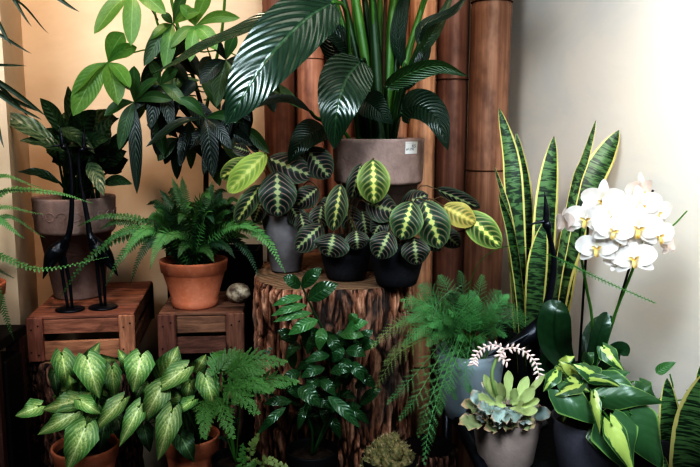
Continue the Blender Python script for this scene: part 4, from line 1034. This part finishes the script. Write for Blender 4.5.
for q in ((402, 300, 1.33, 40, ASPB, 26), (410, 320, 1.31, 42, ASPB, 24), (425, 296, 1.36, 40, ASP, 22), (418, 308, 1.34, 42, ASPB, 24), (404, 345, 1.30, 40, ASPB, 26), (432, 326, 1.30, 40, ASPB, 20), (445, 322, 1.31, 38, ASP, 18), (428, 345, 1.29, 38, ASPB, 18), (462, 296, 1.36, 38, ASPB, 14)):
    af(*q, R.uniform(-20, 20))
for i in range(34):
    a = R.uniform(-.1, PI+.1); ln = R.uniform(20, 66)
    af(465+math.cos(a)*ln*1.05, 345-abs(math.sin(a))*ln*1.0, R.uniform(1.34, 1.50), R.uniform(28, 40), R.choice([ASP, ASP, FERND, ASPB]), R.uniform(6, 18), R.uniform(-40, 40), 13)
for q in ((372, 346, 1.28, 34, ASPY, 30, (402, 335, 1.28)), (376, 388, 1.27, 36, ASPY, 24, (400, 352, 1.27)), (385, 362, 1.30, 34, ASPY, 24, (405, 345, 1.3)), (388, 402, 1.26, 30, ASPB, 20, (412, 378, 1.26)), (400, 418, 1.25, 30, ASPB, 18, (420, 392, 1.25)), (424, 462, 1.22, 32, ASPB, 18, (432, 415, 1.24)), (418, 435, 1.24, 32, ASPB, 14, (430, 400, 1.24)),
          (440, 412, 1.25, 34, ASPB, 14, (442, 385, 1.26)), (455, 398, 1.27, 30, ASPB, 10, (450, 378, 1.27)), (432, 440, 1.24, 26, ASP, 14, (436, 410, 1.25)), (470, 392, 1.28, 26, ASP, 8, (465, 376, 1.29))):
    tip = q; af(q[0], q[1], q[2], q[3], q[4], q[5], 0, 15, q[6])
m = M(); tpts = [r7, P(468, 300, 1.38), P(480, 262, 1.34), P(510, 246, 1.30), P(555, 257, 1.24), P(600, 279, 1.18), P(655, 303, 1.14)]
tube(m, tpts, [.0009, .0007, .0006], 40, 5); o = build('long_shoot', m, STEMG, t7)
bifrond(t7, ASP, [P(555, 257, 1.24), P(600, 279, 1.18), P(655, 303, 1.14)], 9*1.2/F, 30, .004, .0016, dens=.8, name='shoot_needles')
m = M(); tube(m, [r7+Vector((-.03, 0, 0)), P(436, 362, 1.33), P(431, 330, 1.32), P(440, 300, 1.33), P(462, 285, 1.34)], .0006, 20, 5); build('thin_stem', m, simple('pale_stem', (.12, .18, .10), .7), t7)

# ------------------------------------------------------------------ 12 echeveria
c8 = Vector((P(506, 440, 1.2).x, 1.20, .4405)); h8 = P(506, 420, 1.145).z-.4405
t8 = thing('potted_echeveria', 'ruffled succulent with arching pink flower stalk in grey brown pot', 'potted plant', c8)
pot(t8, c8, 'taper', 38*1.2/F, .046, h8, BROWNPOT)
def ech_mat(name, base, edge, lo=.62):
    s = N(name); o, a, v, u = s.uv()
    nz = s.noise(s.mapping(o, (4, 4, 1)), 2.0, 4.0, .7)
    e = s.step(s.math('ADD', s.math('MAXIMUM', a, v), s.math('MULTIPLY_ADD', nz, .5, -.25)), lo+.14, lo+.32)
    col = s.mix(s.math('MULTIPLY', nz, .5), base, tuple(min(1, c*1.5) for c in base))
    return s.pbr(vary(s, s.mix(e, col, edge), .35), .5, None, .3, transl=.05)
EL = ech_mat('succulent_lime_leaf', (.42, .50, .20), (.55, .58, .28), .75)
EB = ech_mat('succulent_blue_leaf', (.34, .43, .42), (.45, .34, .24), .68)
EO = ech_mat('succulent_olive_leaf', (.22, .25, .12), (.42, .28, .15), .66)
r8 = c8+Vector((0, 0, h8+.004))
def el(x0, y0, x1, y1, w, mat, D0, D1, tilt=0, wave=.02, wf=3, bend=3):
    w *= .74 if mat is EL else .92; wave *= 1.4; tilt += R.uniform(-25, 25)
    pleaf(t8, mat, [(x0, y0, D0), ((x0+x1)/2, (y0+y1)/2+bend, (D0+D1)/2), (x1, y1, D1)], w, prof='spat', cols=12, n=18, cup=.22, tilt=tilt, wave=wave, wf=wf)
for q in ((498, 408, 462, 404, 20, EO, 1.19, 1.15, 10, .10, 5), (500, 412, 458, 424, 20, EO, 1.18, 1.12, 0, .12, 5), (503, 415, 485, 428, 18, EO, 1.17, 1.11, 0, .12, 5), (508, 416, 512, 430, 18, EO, 1.17, 1.11, 0, .12, 5), (512, 414, 535, 424, 17, EO, 1.17, 1.12, 0, .12, 5), (515, 410, 552, 412, 16, EB, 1.18, 1.14, 0, .10, 5),
          (500, 406, 470, 392, 17, EB, 1.18, 1.15, 0, .09, 5), (502, 408, 478, 406, 18, EB, 1.17, 1.12, 0, .08, 5), (505, 410, 492, 418, 17, EB, 1.16, 1.11, 0, .08, 5), (510, 410, 520, 420, 16, EB, 1.16, 1.11, 0, .08, 5), (503, 404, 482, 382, 16, EB, 1.19, 1.17, 0, .06, 4), (512, 405, 540, 400, 15, EL, 1.17, 1.13, 0, .04, 3),
          (498, 402, 484, 374, 12, EL, 1.18, 1.17), (502, 402, 490, 378, 14, EL, 1.17, 1.15), (505, 402, 500, 382, 13, EL, 1.16, 1.13), (508, 400, 508, 370, 15, EL, 1.17, 1.16), (512, 402, 528, 376, 15, EL, 1.17, 1.16), (512, 404, 535, 388, 16, EL, 1.16, 1.13), (510, 404, 516, 388, 13, EL, 1.15, 1.12),
          (506, 406, 496, 396, 14, EL, 1.14, 1.11), (510, 408, 524, 402, 13, EL, 1.14, 1.11), (514, 402, 545, 374, 10, EL, 1.18, 1.18), (512, 408, 538, 410, 13, EL, 1.15, 1.12), (500, 404, 478, 394, 13, EL, 1.17, 1.14)):
    el(*q)
for i in range(14):
    a = math.radians(R.uniform(-25, 205)); ln = R.uniform(26, 44)
    x1, y1 = 506+ln*math.cos(a), 410+ln*.38*math.sin(a)+R.uniform(-4, 4)
    el(504, 408, x1, y1, R.uniform(13, 17), R.choice([EO, EB, EB, EO]), 1.19, 1.17-.06*math.sin(a), R.uniform(-30, 30), .12, 6)
PINK = simple('pale_pink_bud', (.80, .66, .60), .5, .4, 90, .5, 0, col2=(.45, .28, .27)); PSTEM = simple('pale_green_stalk', (.25, .34, .14), .5, .4)
m = M(); tube(m, [P(500, 404, 1.16), P(492, 378, 1.15), P(496, 360, 1.15), P(504, 349, 1.15)], [.0032, .0028, .0022], 16, 8); fs8 = build('flower_stalk', m, PSTEM, t8)
arcs = [[(504, 349), (494, 345), (482, 349), (475, 357), (473, 364)], [(504, 349), (516, 348), (528, 354), (536, 364), (539, 376)], [(504, 350), (500, 356), (507, 362)]]
for ar in arcs:
    pts = [P(x, y, 1.148-(.006 if len(ar) == 3 else 0)) for x, y in ar]
    m = M(); tube(m, pts, [.0016, .001], 14, 6); build('flower_branch', m, PINK, fs8)
    nbud = 10 if len(ar) > 3 else 5; ps = spline(pts, nbud*2); T = tangents(ps)
    for i in range(1, nbud*2+1):
        sd = Vector((0, -1, 0)).cross(T[i]).normalized()*(1 if i % 2 else -1)
        d = (sd+T[i]*.5+Vector((0, R.uniform(-.6, .1), 0))).normalized(); q = ps[i]
        m = M(); L_ = R.uniform(.008, .011); tube(m, [q, q+d*L_*.5, q+d*L_], [.0010, .0021, .0019, .0004], 8, 8)
        build('bud', m, PINK, fs8)

# ------------------------------------------------------------------ 13 snake plants
c9 = Vector((.385, 1.575, .4405))
t9 = thing('potted_snake_plant', 'tall snake plant with yellow edged leaves against the white wall', 'potted plant', c9)
pot(t9, c9, 'taper', .068, .052, .13, BLACKPOT)
def sl(t, mat, pts, w, tilt=0, cup=.25, D=1.55, n=30):
    px = [(x, y, d) for x, y, d in pts]
    pleaf(t, mat, px, w, prof='strap', cols=10, n=n, cup=cup, tilt=tilt, wave=.02, wf=1.5)
B9 = .44+.11
for pts, w, tl in (([(524, 372, 1.56), (519, 300, 1.56), (514, 200, 1.56), (510, 155, 1.57), (499, 108, 1.58)], 21, 12), ([(528, 372, 1.60), (526, 250, 1.61), (524, 190, 1.62), (516, 132, 1.63)], 17, 0),
                   ([(520, 372, 1.53), (516, 300, 1.53), (508, 220, 1.53), (494, 165, 1.53)], 14, 50), ([(524, 372, 1.52), (521, 300, 1.51), (512, 235, 1.50), (499, 194, 1.50)], 13, -45),
                   ([(540, 372, 1.55), (541, 300, 1.55), (547, 200, 1.56), (554, 136, 1.57)], 25, -10), ([(548, 372, 1.57), (555, 290, 1.57), (574, 190, 1.58), (584, 160, 1.58), (596, 120, 1.58)], 13, 38),
                   ([(550, 372, 1.60), (558, 290, 1.60), (586, 195, 1.61), (604, 158, 1.62), (619, 130, 1.62)], 29, -8), ([(552, 372, 1.62), (560, 300, 1.63), (572, 230, 1.64), (586, 175, 1.64)], 26, 5), ([(532, 372, 1.53), (534, 310, 1.52), (538, 260, 1.52), (544, 222, 1.52)], 22, 0)):
    sl(t9, SN, pts, w*.98, tl)
c10 = Vector((.500, 1.13, .4405)) 
t10 = thing('potted_snake_plant', 'snake plant with broad yellow edges at the bottom right corner', 'potted plant', c10)
pot(t10, c10, 'taper', .052, .042, .085, BLACKPOT)
for pts, w, tl in (([(674, 486, 1.12), (672, 460, 1.10), (670, 420, 1.09), (667, 378, 1.09)], 22, 0), ([(684, 488, 1.09), (690, 450, 1.05), (700, 410, 1.03), (714, 366, 1.02)], 38, 8), ([(674, 488, 1.10), (668, 480, 1.08), (664, 456, 1.07)], 8, 20),
                   ([(695, 480, 1.14), (706, 440, 1.16), (702, 400, 1.16), (700, 366, 1.16)], 16, 0), ([(704, 482, 1.12), (722, 440, 1.10), (745, 400, 1.08), (755, 360, 1.08)], 30, 0)):
    sl(t10, SNF, pts, w*1.1, tl)

# ------------------------------------------------------------------ 14 orchid
c11 = Vector((.438, 1.345, .4405))
t11 = thing('potted_orchid', 'white moth orchid with yellow centres tied to black stakes', 'orchid', c11)
pot(t11, c11, 'taper', .052, .040, .11, SLATE)
r11 = c11+Vector((0, 0, .095))
for px, w, tl in (([(574, 375, 1.33), (556, 345, 1.29), (555, 315, 1.28), (561, 301, 1.29)], 34, 0), ([(590, 375, 1.33), (596, 345, 1.31), (602, 325, 1.31), (607, 312, 1.32)], 20, 30), ([(600, 375, 1.34), (612, 356, 1.30), (622, 350, 1.28), (628, 356, 1.26)], 18, 10), ([(566, 380, 1.35), (548, 372, 1.32), (538, 362, 1.32), (532, 350, 1.33)], 22, 10), ([(584, 375, 1.36), (588, 345, 1.38), (598, 325, 1.40), (612, 316, 1.42)], 18, -10)):
    pleaf(t11, ORL, px, w, prof='ellip', cols=10, n=18, cup=.25, tilt=tl)
STK_ = simple('black_stake', (.008, .007, .008), .45, .4)
for a, b in (((590, 194, 1.28), (578, 378, 1.335)), ((653, 190, 1.28), (596, 378, 1.345))):
    m = M(); tube(m, [P(*a), P(*b)], .0022, 2, 8); build('stake', m, STK_, t11)
m = M(); tube(m, [P(592, 378, 1.335), P(592, 320, 1.315), P(586, 285, 1.30), P(580, 244, 1.285), P(584, 215, 1.28), P(600, 200, 1.27), P(622, 196, 1.26), P(634, 200, 1.25)], [.0026, .0024, .0018, .0014], 40, 8); build('flower_stem', m, STEMG, t11)
m = M(); tube(m, [P(598, 378, 1.345), P(613, 320, 1.315), P(634, 266, 1.295), P(646, 225, 1.285), P(650, 205, 1.28), P(660, 226, 1.27), P(672, 226, 1.265), P(687, 211, 1.26)], [.0028, .0024, .0018, .0012], 40, 8); build('flower_stem', m, STEMG, t11)
def petal_mat(name, c, y):
    s = N(name); o, a, v, u = s.uv()
    col = s.mix(s.step(v, 0.0, .22), y, c)
    n_ = s.noise(s.mapping(o, (16, 3, 1)), 1.0, 2.0)
    return s.pbr(col, .5, s.bump(n_, .15, .002), .3, transl=.3, trcol=(.95, .9, .85))
PET = petal_mat('white_petal', (.66, .63, .61), (.62, .58, .42)); LIP = simple('yellow_lip', (.62, .42, .12), .45, .4, 120, .6, 0, col2=(.60, .52, .38)); PETP = petal_mat('blush_petal', (.64, .54, .50), (.70, .55, .45))
def flower(x, y, D, s, yaw=0, pitch=0, roll=0, mat=PET, lip=True):
    cen = P(x, y, D); f = (CAM-cen).normalized()
    f = Matrix.Rotation(math.radians(yaw), 3, 'Z')@f
    X = Vector((0, 0, 1)).cross(f).normalized(); f = Matrix.Rotation(math.radians(pitch), 3, X)@f; Z = f.cross(X).normalized()
    rm = Matrix.Rotation(math.radians(roll), 3, f); X = rm@X; Z = rm@Z
    R_ = s*D/F
    def pt(a, b, c_=0): return cen+X*a*R_+Z*b*R_+f*c_*R_
    m = M()
    for ang, L_, w in ((90, .98, .52), (212, .95, .52), (328, .95, .52)):
        a = math.radians(ang); leaf(m, [pt(0, 0, -.04), pt(math.cos(a)*L_*.5, math.sin(a)*L_*.5, .04), pt(math.cos(a)*L_, math.sin(a)*L_, -.10)], w*R_, 'petal', cols=6, n=12, cup=.12, normal=f)
    fo = build('flower', m, mat, t11)
    for sx in (1, -1):
        m = M(); leaf(m, [pt(.03*sx, .0, .02), pt(.50*sx, .14, .12), pt(1.02*sx, .16, -.02)], 1.02*R_, 'petal', cols=8, n=14, cup=.14, wave=.015, normal=f); build('petal', m, mat, fo)
    if lip:
        m = M()
        leaf(m, [pt(0, -.02, .06), pt(0, -.14, .24), pt(0, -.34, .26), pt(0, -.46, .16)], .24*R_, 'obov', cols=6, n=10, cup=.7, normal=f)
        for sx in (1, -1): leaf(m, [pt(0, -.05, .08), pt(.12*sx, -.02, .26), pt(.24*sx, .05, .34)], .16*R_, 'ellip', cols=6, n=8, cup=.5, normal=f)
        build('lip', m, LIP, fo)
        m = M(); tube(m, [pt(0, .06, .02), pt(0, .02, .16), pt(0, -.05, .2)], [.06*R_, .075*R_, .02*R_], 8, 8); build('column', m, mat, fo)
for q in ((586, 219, 1.24, 21, -8, 0, 0), (609, 217, 1.23, 22, 5, 5, 10), (638, 228, 1.21, 24, 6, 0, -5), (597, 248, 1.215, 21, -6, -5, 5), (613, 231, 1.20, 20, 10, -5, -12), (634, 259, 1.20, 22, 0, -8, 8), (603, 200, 1.26, 21, 0, 12, 0),
          (640, 206, 1.24, 21, 8, 8, 10), (657, 236, 1.235, 19, 30, 0, 10), (625, 212, 1.25, 20, 0, 0, 20), (621, 240, 1.23, 19, 0, 0, -20), (655, 212, 1.255, 18, 35, 10, 0)):
    flower(*q)
flower(638, 191, 1.27, 19, 50, 15, 0, PETP); flower(565, 223, 1.26, 16, -55, 5, 10, PETP, False); flower(616, 263, 1.225, 15, 50, -40, 0, PET, False); flower(668, 246, 1.26, 13, 60, -10, 0, PETP, False)

# ------------------------------------------------------------------ 15 heart-leaf philodendron
c12 = Vector((P(590, 440, 1.16).x, 1.165, .4405)); h12 = P(590, 417, 1.165).z-.4405
t12 = thing('potted_philodendron', 'lime striped heart leaf philodendron in slate grey pot', 'potted plant', c12)
pot(t12, c12, 'taper', 40*1.165/F, .047, h12, SLATE)
r12 = c12+Vector((0, 0, h12*.86))
def hl(x0, y0, x1, y1, w, k, D, tilt=0, bend=0, D1=None):
    D1 = D1 or D-.01; px = [(x0, y0, D), ((x0+x1)/2+bend*.3, (y0+y1)/2-bend, (D+D1)/2-.008), (x1, y1, D1)]; b = P(*px[0])
    s0 = r12+Vector((R.uniform(-.02, .02), R.uniform(-.02, .02), 0))
    pleaf(t12, (BR0, BR1, BR2)[k], px, w*1.12, stem=[s0, s0.lerp(b, .6)+Vector((0, .01, .02))], stem_r=.0013, stem_mat=STEMG, prof='heart', lobe=.20, cols=12, n=18, cup=-.28, tilt=tilt+R.uniform(-12, 12), wave=.03, wf=1.5, up=.3)
for q in ((560, 391, 603, 425, 36, 0, 1.10, -10), (580, 383, 551, 397, 19, 1, 1.11, 20), (594, 374, 573, 364, 20, 1, 1.12, 0), (576, 375, 559, 361, 16, 2, 1.13, 0), (588, 379, 624, 389, 12, 1, 1.11, 35, 3), (600, 382, 648, 410, 36, 0, 1.12, 0, 3),
          (602, 397, 664, 403, 28, 0, 1.10, 25, 3), (630, 413, 664, 470, 48, 0, 1.09, 0), (612, 422, 632, 474, 50, 0, 1.08, 0), (611, 424, 634, 474, 24, 2, 1.065, 5), (594, 396, 600, 434, 12, 2, 1.08, 30), (604, 348, 624, 371, 20, 1, 1.18, 0), (556, 372, 543, 392, 17, 1, 1.12, 20),
          (590, 370, 606, 384, 20, 0, 1.13), (570, 378, 590, 392, 20, 1, 1.12), (640, 382, 656, 398, 18, 0, 1.14), (565, 368, 550, 374, 14, 2, 1.14), (600, 400, 590, 418, 18, 0, 1.12), (584, 362, 594, 352, 16, 0, 1.16), (616, 400, 640, 430, 30, 0, 1.13), (606, 376, 630, 372, 18, 0, 1.15), (598, 430, 604, 455, 26, 0, 1.10), (560, 362, 575, 356, 14, 2, 1.14, 0)):
    hl(*q)
for i in range(14):
    x0, y0 = R.uniform(560, 625), R.uniform(372, 412); a = R.uniform(0, PI); hl(x0, y0, x0+24*math.cos(a), y0+20*math.sin(a), R.uniform(16, 24), R.choice([0, 0, 1]), R.uniform(1.15, 1.19), R.uniform(-30, 30))
m = M(); tube(m, [r12, P(620, 400, 1.15), P(655, 400, 1.16), P(672, 390, 1.16), P(670, 374, 1.16)], .0012, 24, 6); build('vine', m, STEMG, t12)
m = M(); tube(m, [r12, P(630, 402, 1.15), P(668, 401, 1.16), P(690, 398, 1.16), P(687, 390, 1.16)], .0012, 24, 6); build('vine', m, STEMG, t12)
pleaf(t12, ZZB, [(656, 373, 1.15), (665, 367, 1.15), (676, 362, 1.15)], 11, prof='ovate', cols=8, n=12, tilt=20)
pleaf(t12, ZZB, [(688, 392, 1.16), (692, 397, 1.16), (696, 404, 1.16)], 4, prof='lance', tilt=0)

# ------------------------------------------------------------------ lights
def area(name, loc, tgt, size, power, col, sy=None, spread=180):
    l = bpy.data.lights.new(name, 'AREA'); l.energy = power; l.size = size; l.color = col
    if sy: l.shape = 'RECTANGLE'; l.size_y = sy
    l.spread = math.radians(spread)
    o = bpy.data.objects.new(name, l); COL.objects.link(o); o.location = loc
    o.rotation_euler = (Vector(tgt)-Vector(loc)).to_track_quat('-Z', 'Y').to_euler(); return o
def spot(name, loc, tgt, power, col, ang, blend=1.0, rad=.05):
    l = bpy.data.lights.new(name, 'SPOT'); l.energy = power; l.color = col; l.spot_size = math.radians(ang); l.spot_blend = blend; l.shadow_soft_size = rad
    o = bpy.data.objects.new(name, l); COL.objects.link(o); o.location = loc
    o.rotation_euler = (Vector(tgt)-Vector(loc)).to_track_quat('-Z', 'Y').to_euler(); return o
area('window_light', (-.62, -.25, 2.0), (-.12, 1.6, .86), .55, 7.2, (.84, .93, 1.0), spread=110)
area('side_window_light', (.50, -.1, 1.75), (.42, 1.4, .75), .5, 5.0, (.80, .92, 1.0), spread=100)
area('overhead_light', (.1, 1.2, 2.6), (0, 1.6, .6), .5, 1.8, (1.0, .93, .85))
spot('right_wall_lamp', (.42, .72, 1.55), (.78, 1.30, 1.12), 30, (1.0, .88, .74), 74, 1.0, .06)
spot('left_wall_lamp', (-.50, 1.15, 1.95), (-.68, 1.95, 1.0), 21, (1.0, .75, .58), 84, 1.0, .08)
spot('bamboo_lamp', (.12, 1.35, 1.9), (.12, 2.0, 1.1), 11, (1.0, .80, .62), 50, 1.0, .05)
w = bpy.data.worlds.new('world'); scn.world = w; w.use_nodes = True
bg = w.node_tree.nodes['Background']; bg.inputs[0].default_value = (.55, .68, .85, 1); bg.inputs[1].default_value = .045
scn.view_settings.view_transform = 'Standard'; scn.view_settings.look = 'Very High Contrast'
scn.view_settings.exposure = .50
scn.cycles.max_bounces = 6; scn.cycles.transparent_max_bounces = 12
